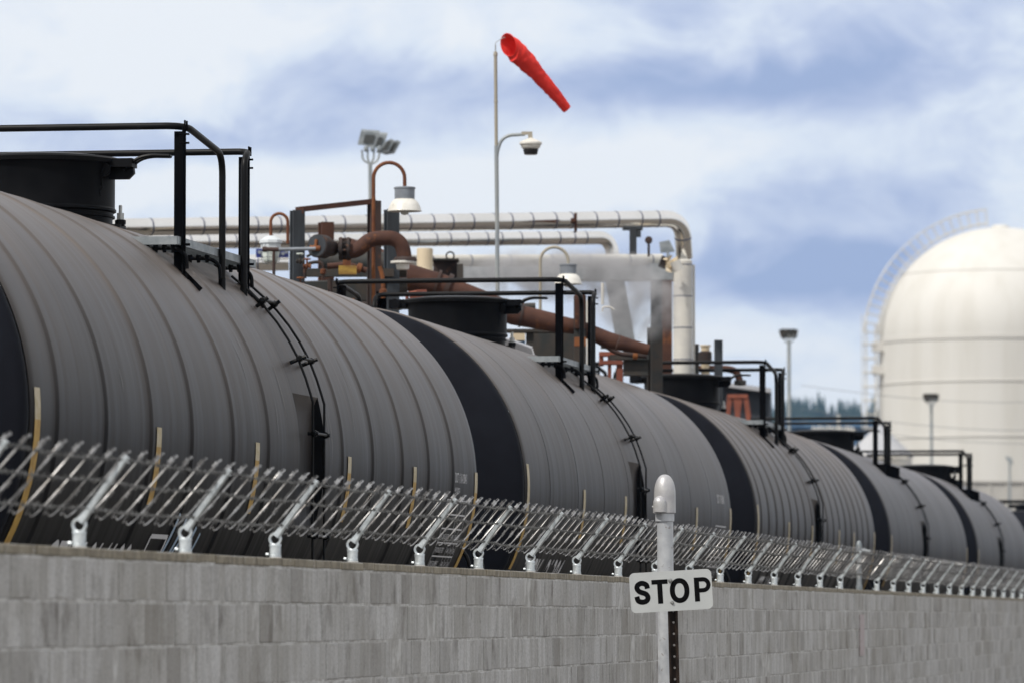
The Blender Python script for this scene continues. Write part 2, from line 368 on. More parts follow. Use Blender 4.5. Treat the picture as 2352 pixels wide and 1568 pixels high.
def make_head(root, R, y, sgn):
    mb = MB(); k = 14; n = 72
    prof = [(R-.02, 0), (R-.012, sgn*.02), (R-.014, sgn*.05), (R-.022, sgn*.075), (R-.045, sgn*.10)]+[((R-.06)*(1-i/k)+.001, sgn*(.11+.42*(1-(1-i/k)**2))) for i in range(k+1)]
    mb.lathe(prof, (0, y, CAR_Z), (0,1,0), n)
    return mb.build('tank_head', M['band'], root, org=(0,0,0))

def make_car(style, loc, label, group):
    root = empty('tank_car', loc, label, 'tank car', group)
    st = style; R = st.get('R', CR); ry = st['rail_y']; rl = st.get('rail_len', 2.0); hw = st.get('hw', 1.13); zr = st.get('zr', 4.895)
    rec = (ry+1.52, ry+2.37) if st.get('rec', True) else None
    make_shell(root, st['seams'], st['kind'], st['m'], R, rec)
    make_head(root, R, 0, -1); make_head(root, R, SHL, 1)
    L0 = (0,0,0)
    # ---- underframe: stub sills, saddles, bolsters, couplers, wheels
    for y0, s_ in ((-1.05, 1), (SHL+1.05, -1)):
        mb = MB(); mb.box((0, y0+s_*1.6, 1.02), (.55, 3.2, .34)); mb.box((0, y0+s_*2.2, 1.15), (2.3, .45, .25))
        mb.bar((1.0, y0+s_*2.2, 1.2), (1.35, y0+s_*2.2, 1.95), .12, .5); mb.bar((-1.0, y0+s_*2.2, 1.2), (-1.35, y0+s_*2.2, 1.95), .12, .5)
        mb.box((0, y0+s_*.12, 1.1), (2.7, .16, .3))
        fr = mb.build('underframe', M['black'], root, org=L0)
        cp = MB(); cp.box((0, y0-s_*.12, .95), (.3, .5, .28)); cp.box((.05, y0-s_*.34, .95), (.42, .18, .34)); cp.build('coupler', M['rustd'], root, org=L0)
        tr = MB(); yy = y0+s_*2.2
        tr.box((.98, yy, .62), (.16, 2.0, .22)); tr.box((-.98, yy, .62), (.16, 2.0, .22)); tr.box((0, yy, .7), (2.0, .35, .25))
        tk = tr.build('bogie', M['cast'], root, org=L0)
        for wy in (-.85, .85):
            w = MB()
            for sx_ in (-.76, .76): w.lathe([(.05,-.07),(.44,-.07),(.46,0),(.42,.07),(.05,.07)], (sx_, yy+wy, .57), (1,0,0), 24)
            w.tube([(-.8, yy+wy, .57), (.8, yy+wy, .57)], .08, 8); w.build('wheelset', M['rustd'], tk, org=L0)
        er = MB()
        er.tube(arc_pts([(1.38, y0+s_*.12, 1.2), (1.38, y0+s_*.12, 2.25), (.35, y0+s_*.12, 2.25), (.35, y0+s_*.12, 1.2)], .3), .02, 8)
        er.build('end_handrail', M['blackr'], root, org=L0)
    # ---- railings round the top platform
    yN, yF = ry, ry+rl
    for end, y, dirn in (('n', yN, 1), ('f', yF, -1)):
        rail = MB(); yi = y+dirn*rl*.30 if end == 'n' else y-.22
        for sx_ in (1, -1):
            pass
        inn = rl*.56 if end == 'n' else .18
        ye = y+dirn*inn
        pts = [(hw, ye, CAR_Z+1.02+.06), (hw, ye, zr-.10 if end == 'n' else zr-.06), (hw, y, zr), (-hw, y, zr), (-hw, ye, zr-.08), (-hw, ye, CAR_Z+1.08)]
        p = arc_pts(pts, .16, 7); rail.tube(p, .024 if not st.get('thin') else .02, 12)
        # flattened feet
        for sx_ in (1, -1): rail.box((sx_*hw, ye, CAR_Z+1.02), (.05, .012, .34))
        rail.build('handrail', M['blackr'], root, org=L0)
    for y in (yN, yF):
        for sx_ in (1, -1):
            mb = MB(); zb = CAR_Z+math.sqrt(max(.01, R*R-hw*hw))-.01
            mb.box((sx_*(hw-.012), y, (zb+zr)/2-.01), (.010, .078, zr-zb)); mb.box((sx_*(hw-.048), y+.034, (zb+zr)/2-.02), (.078, .010, zr-zb-.03))
            mb.tube([(sx_*(hw-.04), y-.028, zr-.06), (sx_*(hw+.03), y-.028, zr-.06)], .008, 6)
            mb.tube([(sx_*(hw-.04), y-.028, zr-.12), (sx_*(hw+.03), y-.028, zr-.12)], .008, 6)
            mb.tube([(sx_*hw+.0, y-.03, zr-.03), (sx_*hw, y-.03, zr+.03), (sx_*hw, y+.03, zr+.03), (sx_*hw, y+.03, zr-.03)], .007, 6)
            mb.box((sx_*(hw-.03), y, zb+.0), (.10, .05, .05))
            mb.tube([(sx_*(hw-.04), y-.02, zb+.22), (sx_*(hw+.035), y-.02, zb+.22)], .010, 6)
            a = math.acos(min(1, hw/R)); tn = Vector((-math.sin(a)*sx_, 0, math.cos(a)))
            c = Vector((sx_*(hw+.03), y+.03, CAR_Z+math.sqrt(R*R-(hw+.03)**2)+.01)); mb.bar(c-tn*.10, c+tn*.10, .03, .012, up=(0,1,0))
            mb.build('railing_post', M['matte'], root, org=L0)
    # ---- grating walkways each side, or boxed skirts
    for sx_ in (1, -1):
        if st.get('skirt'):
            mb = MB(); mb.box((sx_*.93, (yN+yF)/2, 4.02), (.46, rl+.16, .05)); mb.box((sx_*1.155, (yN+yF)/2, 3.92), (.015, rl+.16, .24))
            mb.box((sx_*.94, yN-.085, 3.92), (.44, .015, .24)); mb.box((sx_*.94, yF+.085, 3.92), (.44, .015, .24))
            mb.build('platform_skirt', M['matte'], root, org=L0)
        else:
            zg = 4.115; x0, x1 = .70, 1.10; y0, y1 = yN-.12, yF+.32
            mb = MB()
            mb.box((sx_*x1, (y0+y1)/2, zg), (.014, y1-y0, .055)); mb.box((sx_*x0, (y0+y1)/2, zg), (.010, y1-y0, .05))
            mb.box((sx_*(x0+x1)/2, y0, zg), (x1-x0, .012, .055)); mb.box((sx_*(x0+x1)/2, y1, zg), (x1-x0, .012, .05))
            for i in range(1, 12):
                x = x0+(x1-x0)*i/12; mb.box((sx_*x, (y0+y1)/2, zg-.004), (.006, y1-y0-.02, .04))
            for i in range(1, 26):
                y = y0+(y1-y0)*i/26; mb.box((sx_*(x0+x1)/2, y, zg+.012), (x1-x0-.02, .006, .008))
            gt = mb.build('walkway_grating', M['galvd'], root, org=L0)
            for y in (yN-.02, yF+.02, (yN+yF)/2):
                br = MB(); br.tube(arc_pts([(sx_*(x1-.35), y, zg-.045), (sx_*(x1-.03), y, zg-.045), (sx_*(x1+.04), y, zg-.09), (sx_*(x1+.045), y, 3.93)], .04, 4), .014, 8)
                for q in range(4): br.lathe([(.012,-.02),(.018,.01),(.018,.03),(.008,.04)], (sx_*(x1-.05-.06*q), y, zg-.055), (0,0,1), 8)
                br.build('walkway_bracket', M['black'], root, org=L0)
    # ---- side ladder from the platform down into its well
    if rec:
        for sx_ in (1,):
            ya, yb = rec[0]+.30, rec[0]+.70
            path = [(1.04,1.25),(1.10,1.20),(1.19,1.12),(1.28,1.03),(1.37,.92),(1.45,.80),(1.52,.67),(1.575,.53),(1.61,.42),(1.628,.36),(1.628,.28),(1.628,-1.2)]
            lad = MB()
            for y in (ya, yb): lad.tube([(x, y, CAR_Z+z) for x, z in path], .009, 8)
            lo_ = lad.build('side_ladder', M['blackr'], root, org=L0)
            def rung(x, z, nx, nz):
                rg = MB(); rg.tube([(x+nx*.03, ya-.035, CAR_Z+z+nz*.03), (x+nx*.03, yb+.035, CAR_Z+z+nz*.03)], .011, 8)
                for y in (ya, yb):
                    rg.tube([(x-nx*.06, y, CAR_Z+z-nz*.06), (x+nx*.07, y, CAR_Z+z+nz*.055)], .014, 8)
                    rg.lathe([(.014,-.026),(.024,-.018),(.024,.018),(.014,.026)], (x+nx*.02, y, CAR_Z+z+nz*.02), (0,1,0), 10)
                rg.build('ladder_rung', M['blackr'], lo_, org=L0)
            rung(1.25, 1.06, .77, .64); rung(1.515, .66, .91, .40); rung(1.628, .14, .6, 0)
            for q in range(1, 3): rung(1.628, .14-.36*q, .6, 0)
            pk = MB(); pk.bar((1.545, (rec[0]+rec[1])/2-.15, CAR_Z+.30), (1.54, (rec[0]+rec[1])/2-.15, CAR_Z-1.1), .34, .01, up=(0,1,0))
    # ---- manway housing with domed lid, hinge, latch, handle and chain
    hx = st.get('hx', -.10); hy = yN+rl*.5-.05; hr = .49; zt = st.get('zt', 4.775)
    mb = MB(); mb.lathe([(hr-.08, zt-.50), (hr-.02, zt-.495), (hr-.012, zt-.49), (hr-.012, zt-.42), (hr+.005, zt-.418), (hr+.005, zt-.405), (hr-.006, zt-.40), (hr-.006, zt-.385), (hr+.014, zt-.375), (hr+.014, zt-.36), (hr+.004, zt-.35), (hr+.004, zt-.12), (hr+.022, zt-.05), (hr+.03, zt-.045)], (hx, hy, 0), n=56)
    mb.build('manway_housing', M['black'], root, org=L0)
    mb = MB(); mb.lathe([(hr+.045, zt-.050), (hr+.05, zt-.022), (hr+.035, zt-.008), (hr*.8, zt+.010), (hr*.4, zt+.022), (.01, zt+.026)], (hx, hy, 0), n=56)
    lid = mb.build('manway_lid', M['blackr'], root, org=L0)
    mb = MB(); mb.lathe([(hr-.14, 3.80), (hr-.14, 4.16), (hr-.04, 4.16), (hr-.04, 4.21), (hr-.10, 4.21), (hr-.10, 4.32)], (hx, hy, 0), n=40)
    for q in range(20):
        a = q*math.pi/10; mb.lathe([(.02,4.05),(.02,4.24),(.008,4.25)], (hx+(hr-.065)*math.cos(a), hy+(hr-.065)*math.sin(a), 0), n=6)
    mb.build('nozzle_flange', M['black'], root, org=L0)
    # latch side faces the track side next to the camera
    lx = hx+hr
    mb = MB(); mb.box((lx+.06, hy-.06, zt-.05), (.22, .16, .06)); mb.prism([(-.06,.0),(.16,.0),(.17,-.10),(.13,-.14),(-.04,-.14)], .05, (Vector((lx, hy-.08, zt-.02)), Vector((1,0,0)), Vector((0,0,1)), Vector((0,1,0))))
    mb.lathe([(.05,0),(.05,.03)], (lx-.02, hy-.16, zt-.10), (0,-1,0), 14)
    mb.build('lid_latch', M['black'], lid, org=L0)
    mb = MB()
    for q in (-.045, .045):
        mb.tube(arc_pts([(lx+.10, hy-.06+q, zt-.10), (lx+.20, hy-.06+q, zt-.02), (lx+.28, hy-.06+q, zt+.0), (lx+.42, hy-.06+q*.6, zt-.005)], .05, 4), .012, 8)
    mb.tube([(lx+.42, hy-.087, zt-.005), (lx+.42, hy-.033, zt-.005)], .012, 8)
    mb.build('latch_handle', M['blackr'], lid, org=L0)
    ch = MB(); cpts = []
    for q in range(16):
        t_ = q/15; cpts.append(Vector((lx-.10+.09*t_, hy-.22+.03*t_, zt-.12-.20*math.sin(math.pi*t_)+.04*t_)))
    for q in range(15):
        a, c = cpts[q], cpts[q+1]; mid = (a+c)/2; d = (c-a); u = Vector((1,0,0)) if q % 2 else Vector((0,1,0))
        u = (u-d.normalized()*u.dot(d.normalized())).normalized(); l = d.length*.72; w = .010
        ring = [mid+d.normalized()*(l*math.cos(k*math.pi/4))+u*(w*math.sin(k*math.pi/4)) for k in range(9)]
        ch.tube(ring, .0032, 5, caps=False)
    ch.build('safety_chain', M['blackr'], lid, org=L0)
    mb = MB(); mb.box((hx-hr-.10, hy, zt-.05), (.18, .2, .09)); mb.lathe([(.05,-.14),(.05,.14)], (hx-hr-.12, hy, zt-.05), (0,1,0), 12)
    mb.build('lid_hinge', M['black'], root, org=L0)
    # clamp bolt at the foot of the housing
    mb = MB(); mb.box((lx-.06, hy-.06, 4.27), (.30, .18, .06)); mb.box((lx-.06, hy-.04, 4.05), (.20, .26, .42))
    mb.prism([(0,.13),(.05,.16),(.12,.15),(.165,.06),(.15,-.02),(.03,-.16),(-.02,-.16)], .10, (Vector((lx+.02, hy-.10, 4.10)), Vector((1,0,0)), Vector((0,0,1)), Vector((0,1,0))))
    mb.tube([(lx+.10, hy-.13, 4.14), (lx+.10, hy+.03, 4.14)], .035, 10)
    mb.lathe([(.03,0),(.03,.012),(.038,.012),(.038,.04),(.03,.045)], (lx+.075, hy-.07, 4.29), (0,0,1), 10)
    mb.build('clamp_bracket', M['black'], root, org=L0)
    mb = MB(); mb.lathe([(.028,0),(.028,.045),(.014,.046),(.014,.095),(.010,.10)], (lx+.075, hy-.07, 4.335), (0,0,1), 6); mb.build('clamp_bolt', M['bolt'], root, org=L0)
    # ---- retro-reflective tape
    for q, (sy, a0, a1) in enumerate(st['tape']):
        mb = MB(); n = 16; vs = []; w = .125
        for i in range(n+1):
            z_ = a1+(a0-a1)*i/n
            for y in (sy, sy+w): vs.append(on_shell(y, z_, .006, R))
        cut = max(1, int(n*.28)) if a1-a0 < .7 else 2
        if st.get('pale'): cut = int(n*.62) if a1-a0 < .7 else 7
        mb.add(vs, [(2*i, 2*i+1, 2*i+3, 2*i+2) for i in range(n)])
        mb.mi = [0 if i < cut else 1 for i in range(n)]  # top of each strip coloured paler, as if catching the sky
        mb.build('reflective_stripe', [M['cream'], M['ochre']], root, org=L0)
    if rec:
        mb = MB(); rs = random.Random(int(ry*100)+len(st['seams']))
        for q in range(26):
            y = rs.choice([rs.gauss(rec[0]+.2, .8), rs.gauss(rec[1]+.3, .5), rs.uniform(.6, 14)]); a0 = rs.uniform(.25, 1.7); ln = rs.uniform(.12, .7); w_ = rs.uniform(.003, .008)
            if rec[0]-.1 < y < rec[1]+.1 and a0-ln < .5: continue
            vs = []
            for i in range(9):
                a_ = a0-ln*i/8; dy_ = .01*math.sin(i*.8+q)
                for sg in (-1, 1): vs.append(on_shell(y+dy_+sg*w_*math.sin(math.pi*(i+.3)/8.6)/1, a_, .003, R))
            mb.add(vs, [(2*i, 2*i+1, 2*i+3, 2*i+2) for i in range(8)])
        sc2 = mb.build('scuff_mark', M['scuff'], root, org=L0, smooth=0); sc2['kind'] = 'stuff'
    # ---- stencils
    for nm, items in st.get('text', {}).items():
        mb = MB()
        for it in items:
            if it[0] == 'T': text_on_shell(mb, it[1], it[2], it[3], it[4], it[5], R)
            else:
                _, y0, a0, y1, a1, w = it; k = max(1, int(abs(a1-a0)/.05)); vs = []
                dy, da = y1-y0, a1-a0; Ln = math.hypot(dy, da); ny, na = -da/Ln*w/2, dy/Ln*w/2
                for i in range(k+1):
                    t_ = i/k; vs += [on_shell(y0+dy*t_+ny, a0+da*t_+na, .004, R), on_shell(y0+dy*t_-ny, a0+da*t_-na, .004, R)]
                mb.add(vs, [(2*i, 2*i+1, 2*i+3, 2*i+2) for i in range(k)])
        mb.build(nm, M['graf'] if nm == 'blue_graffiti' else M['stencil'], root, org=L0, smooth=0)
    return root

def L_(y0, a0, y1, a1, w=.012): return ('L', y0, a0, y1, a1, w)
def table(y0, a0, sc=1.0):
    items = []; rows = ['', 'QUALIFIED   STATION   DUE', 'TANK QUALIFICATION  ARIA 2014 2024', 'THICKNESS TEST      ARIA 2014 2024', 'SERVICE EQUIPMENT   ARIA 2014 2024', 'PRD VALVE  75 PSI   ARIA 2014 2024', 'LINING              N/A  N/A', 'COATING                ----', 'RULE 88.B INSPECTION ARIA 2014 2024', 'STUB SILL INSPECTION ARIA 2014 2024']
    W_, h = .92*sc, .118*sc
    for i, r in enumerate(rows):
        items.append(L_(y0, a0-i*h, y0+W_, a0-i*h, .012))
        parts = [p for p in r.split('  ') if p.strip()]
        xs = [0.02, .47, .62, .77] if len(parts) >= 2 else [.3]
        words_ = r.split()
        if i >= 2 and len(words_) >= 3:
            lab = ' '.join(w for w in words_ if not (w in ('ARIA', '2014', '2024', 'N/A', '----')))
            items.append(('T', lab, .062*sc, y0+.02, a0-i*h-h*.72, .62*sc if len(lab) > 14 else .8*sc))
            k = .55
            for w in words_:
                if w in ('ARIA', '2014', '2024', 'N/A'): items.append(('T', w, .06*sc, y0+k*sc, a0-i*h-h*.72, .6*sc)); k += .135
    items.append(L_(y0, a0-len(rows)*h, y0+W_, a0-len(rows)*h, .016))
    for xx in (0, .52, .655, .79, .92): items.append(L_(y0+xx*sc, a0, y0+xx*sc, a0-len(rows)*h, .007))
    return items
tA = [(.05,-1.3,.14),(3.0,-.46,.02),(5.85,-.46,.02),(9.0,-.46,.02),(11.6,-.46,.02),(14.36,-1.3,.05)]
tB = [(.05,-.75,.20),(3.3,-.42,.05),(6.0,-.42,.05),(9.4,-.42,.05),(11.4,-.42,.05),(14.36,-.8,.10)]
txt1 = {'reporting_marks': [('T','CTLX 014100',.62,1.05,-1.15,.56), ],
        'stencil_box': [L_(3.42,-.66,3.86,-.66,.03), L_(3.42,-.66,3.42,-1.1,.03), L_(3.86,-.66,3.86,-1.1,.03), ('T','NRA',.14,3.46,-.92,1)],
        'blue_graffiti': [L_(3.98,-.50,3.90,-.78,.05), L_(3.90,-.78,4.02,-.80,.03), L_(4.20,-.52,4.08,-.84,.05), L_(4.08,-.84,4.24,-.70,.03), L_(4.55,-.58,4.42,-.92,.05), L_(4.72,-.62,4.62,-.92,.04)],
        'inspection_table': [('T','DOT 111A100W1',.115,13.45,-.055,.62), ('T','AAR STENCIL',.05,13.45,-.13,.8)]+table(13.15,-.20)}
gf = [L_(12.45,-.90,12.62,-.72,.014),L_(12.62,-.72,12.80,-.74,.014),L_(12.80,-.74,12.88,-.9,.014),L_(12.45,-.9,12.45,-1.5,.014),L_(12.88,-.9,12.95,-1.5,.014),('T','LOTS',.16,12.5,-1.02,.8),('T','- S -',.14,12.5,-1.22,.8),('T','NGHY',.18,12.48,-1.46,.8)]
txt1['graffiti'] = gf
seamsA = [.6,1.75,2.9,4.0,5.2,6.3,8.85+.0,10.0,11.2,12.3,13.4]
carA = dict(seams=seamsA, kind='lap', m=M['shell'], rail_y=5.8, tape=tA, text=txt1)
carB = dict(seams=[1.35,3.0,4.65,6.3,9.4,11.0,12.7], kind='line', m=M['shell'], rail_y=5.1, rail_len=2.1, tape=tB, pale=True,
            text={'reporting_marks': [('T','TUPX',.62,.80,-1.06,.60),('T','21304',.62,2.05,-1.06,.60)],
                  'load_stencil': [('T','LD LMT 197300 LB',.17,4.9,-1.0,.9)],
                  'inspection_table': [('T','DOT 117R100W',.14,13.3,.14,.62)]+table(13.1,-.12)})
carC = dict(seams=[.5,1.3,2.1,2.9,3.7,4.5,5.3,6.1,8.0,8.8,9.6,10.4,11.2,12.0,12.8,13.6], kind='lap', m=M['shell'], rail_y=4.9, rail_len=2.1, tape=tB, pale=True,
            text={'reporting_marks': [('T','CTLX 016672',.58,1.4,-1.06,.62)]})
carD = dict(seams=[1.6,3.8,6.6,8.9,11.2], kind='line', m=M['shell2'], rail_y=4.05, rail_len=2.1, hw=1.02, zr=4.775, hx=.04, zt=4.61, tape=[(.05,-.7,.1),(14.36,-.7,.1)], pale=True, skirt=True,
            text={'reporting_marks': [('T','CTLX 220418',.5,1.4,-1.3,.62)]})
YC = 28.5
gname = 'black tank cars coupled in one train behind the wall'
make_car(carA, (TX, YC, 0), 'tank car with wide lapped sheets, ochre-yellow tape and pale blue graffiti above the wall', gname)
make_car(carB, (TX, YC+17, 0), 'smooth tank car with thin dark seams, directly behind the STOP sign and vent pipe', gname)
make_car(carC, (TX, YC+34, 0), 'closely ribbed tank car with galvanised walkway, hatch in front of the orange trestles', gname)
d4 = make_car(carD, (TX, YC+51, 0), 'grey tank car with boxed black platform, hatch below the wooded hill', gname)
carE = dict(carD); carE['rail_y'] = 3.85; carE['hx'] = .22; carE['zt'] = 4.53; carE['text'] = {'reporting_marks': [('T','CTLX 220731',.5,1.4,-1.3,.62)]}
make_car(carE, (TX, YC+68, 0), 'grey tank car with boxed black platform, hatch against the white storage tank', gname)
carG = dict(seams=[3,6.4,11], kind='line', m=M['shellb'], rail_y=5.9, rail_len=2.0, hw=1.05, zr=4.62, zt=4.55, R=1.5, tape=[], rec=False)
make_car(carG, (TX, YC+102, 0), 'glossy black tank car, only its crown and railing in view at the photo edge', gname)

# ------------------------------------------------------------------ block wall
WA = R_(.208)
WD = Vector((-math.sin(WA), math.cos(WA), 0)); WN = Vector((math.cos(WA), math.sin(WA), 0)); W0 = Vector((-5.76, 0, 0))
ZT = CZ+.320
def Wp(s, n, z): return W0+WD*s+WN*n+Vector((0,0,z))
def wall_mat():
    m = bpy.data.materials.new('concrete_block'); m.use_nodes = True; nt = m.node_tree; L = nt.links.new; b_ = nt.nodes['Principled BSDF']
    b_.inputs['Roughness'].default_value = .92; b_.inputs['Specular IOR Level'].default_value = .2
    at = nt.nodes.new('ShaderNodeAttribute'); at.attribute_name = 'tone'; tcn = nt.nodes.new('ShaderNodeTexCoord')
    def nz_(stretch, sc, lo, hi, det=5, off=False):
        mp = nt.nodes.new('ShaderNodeMapping'); mp.inputs['Scale'].default_value = stretch; L(tcn.outputs['Object'], mp.inputs[0])
        if off:
            va = nt.nodes.new('ShaderNodeVectorMath'); va.operation = 'ADD'; L(mp.outputs[0], va.inputs[0])
            cx = nt.nodes.new('ShaderNodeCombineXYZ'); mu = nt.nodes.new('ShaderNodeMath'); mu.operation = 'MULTIPLY'; mu.inputs[1].default_value = 37; L(at.outputs['Fac'], mu.inputs[0])
            L(mu.outputs[0], cx.inputs[0]); L(mu.outputs[0], cx.inputs[2]); L(cx.outputs[0], va.inputs[1]); src = va.outputs[0]
        else: src = mp.outputs[0]
        n = nt.nodes.new('ShaderNodeTexNoise'); n.inputs['Scale'].default_value = sc; n.inputs['Detail'].default_value = det; n.inputs['Roughness'].default_value = .6; L(src, n.inputs['Vector'])
        mr = nt.nodes.new('ShaderNodeMapRange'); mr.inputs[1].default_value = lo; mr.inputs[2].default_value = hi; L(n.outputs[0], mr.inputs[0]); return mr.outputs[0]
    tone = nt.nodes.new('ShaderNodeMapRange'); L(at.outputs['Fac'], tone.inputs[0]); tone.inputs[3].default_value = 0; tone.inputs[4].default_value = 1
    c1 = nt.nodes.new('ShaderNodeMixRGB'); c1.inputs[1].default_value = (.36,.35,.335,1); c1.inputs[2].default_value = (.68,.68,.675,1); L(tone.outputs[0], c1.inputs[0])
    def over(prev, fac, col, k):
        mi_ = nt.nodes.new('ShaderNodeMixRGB'); mi_.inputs[2].default_value = (*col, 1); L(prev, mi_.inputs[1])
        mu = nt.nodes.new('ShaderNodeMath'); mu.operation = 'MULTIPLY'; mu.inputs[1].default_value = k; L(fac, mu.inputs[0]); L(mu.outputs[0], mi_.inputs[0]); return mi_.outputs[0]
    c = over(c1.outputs[0], nz_((1, 6, .8), 1.0, .45, .75, 3, off=True), (.29,.28,.255), .50)     # vertical damp streaks
    c = over(c, nz_((1, 7, .25), 1.3, .50, .60, 1, off=True), (.38,.37,.345), .40)
    c = over(c, nz_((1, 16, 1.4), 1.0, .53, .70, off=True), (.60,.61,.615), .40)               # pale runs of lime
    c = over(c, nz_((1, 3.6, 2.4), 1.1, .54, .74, off=True), (.14,.125,.11), .80)                # dark patches
    c = over(c, nz_((1, 1, 1), 55, .45, .72, 3), (.17,.165,.155), .45)                 # pores
    c = over(c, nz_((1, .8, 1.4), .9, .46, .66, 2), (.27,.25,.21), .38)
    L(c, b_.inputs['Base Color'])
    n = nt.nodes.new('ShaderNodeTexNoise'); n.inputs['Scale'].default_value = 90; n.inputs['Detail'].default_value = 4; L(tcn.outputs['Object'], n.inputs['Vector'])
    bp = nt.nodes.new('ShaderNodeBump'); bp.inputs['Strength'].default_value = .35; bp.inputs['Distance'].default_value = .006; L(n.outputs[0], bp.inputs['Height']); L(bp.outputs[0], b_.inputs['Normal'])
    return m
M['block'] = wall_mat()
M['mortar'] = mat('lime_mortar', (.60,.60,.585), .95, noise_scale=9, col2=(.40,.39,.37), bump=.4, bscale=60)
M['capb'] = mat('stained_cap_block', (.33,.295,.225), .9, noise_scale=7, col2=(.22,.195,.15), stretch=(1,2,1), spots=(9,.60,(.56,.56,.53)), bump=.4, bscale=70)
S0, S1 = 14.0, 140.0
wroot = empty('block_wall', Wp(S0, 0, 0), 'long grey concrete block wall running in front of the tank cars', 'wall')
def blocks(z0, z1, L, off, mb, tones, dn=0.0, gap=.007):
    s = S0-off*L
    while s < S1:
        a = s+gap/2; c = s+L-gap/2; t_ = random.random()
        t_ = min(1, max(0, .66+.42*(random.random()-.5)+(-.45 if random.random() < .10 else 0)))
        jn = random.uniform(-.0035, .0035)+dn; tl = random.uniform(-.002, .002); jz = random.uniform(-.0025, .0025)
        o = random.uniform(-.0025, .0025)
        gap_ = gap*1.5; z0_, z1_ = z0+gap_/2+jz, z1-gap_/2+jz; pts = [(a, z0_), (c, z0_+o), (c, z1_+o*.5), (a, z1_)]
        e = .005
        ins = [(a+e, z0_+e), (c-e, z0_+e+o), (c-e, z1_-e+o*.5), (a+e, z1_-e)]
        vs = [Wp(x, -.02, z) for x, z in pts]+[Wp(x, jn-.003, z) for x, z in pts]+[Wp(x, jn+(tl if i in (1, 2) else 0), z) for i, (x, z) in enumerate(ins)]
        fs = [(8,9,10,11)]+[(i, (i+1)%4, 4+(i+1)%4, 4+i) for i in range(4)]+[(4+i, 4+(i+1)%4, 8+(i+1)%4, 8+i) for i in range(4)]
        mb.add(vs, fs); tones += [t_]*len(fs); s += L
def add_tone(ob, tones):
    at = ob.data.attributes.new('tone', 'FLOAT', 'FACE'); at.data.foreach_set('value', tones)
rows = [ZT-.052, ZT-.052-.193]; 
while rows[-1] > 0: rows.append(rows[-1]-.212)
mb = MB(); tn = []
for i in range(len(rows)-1): blocks(max(rows[i+1], -.2), rows[i], .328, .5 if i % 2 else .08, mb, tn)
wb = mb.build('block_face', M['block'], wroot, smooth=0); add_tone(wb, tn)
mb = MB(); tn = []
blocks(ZT-.052, ZT, .328, .77, mb, tn, .002)
mb.build('cap_course', M['capb'], wroot, smooth=0)
mb = MB(); vs = [Wp(s, n, z) for s in (S0, S1) for n, z in ((-.0035, 0), (-.0035, ZT-.003), (-.205, ZT-.003), (-.205, 0))]
mb.add(vs, [(0,4,5,1),(1,5,6,2),(2,6,7,3),(0,1,2,3),(4,7,6,5)]); mb.build('wall_core', M['mortar'], wroot, smooth=0)
# faded vertical plate on the wall
def s_at(px, z=ZT, n=0.0):
    lo_, hi_ = 5.0, 400.0
    for _ in range(60):
        m_ = (lo_+hi_)/2
        if proj(Wp(m_, n, z))[0] < px: lo_ = m_
        else: hi_ = m_
    return (lo_+hi_)/2
sp = s_at(1978, 1.3)
mb = MB(); z1 = CZ+(1416-1409)/F*Wp(sp,0,0).dot(FH); z0 = CZ+(1416-1503)/F*Wp(sp,0,0).dot(FH)
mb.add([Wp(s, n, z) for s in (sp-.25, sp+.25) for n in (.004, .014) for z in (z0, z1)], [(0,1,3,2),(4,6,7,5),(0,4,5,1),(2,3,7,6),(0,2,6,4),(1,5,7,3)])
pl = mb.build('wall_plate', M['platew'], None, org=Wp(sp, 0, z0)); tag(pl, 'faded white vertical plate fixed to the block wall', 'plate')

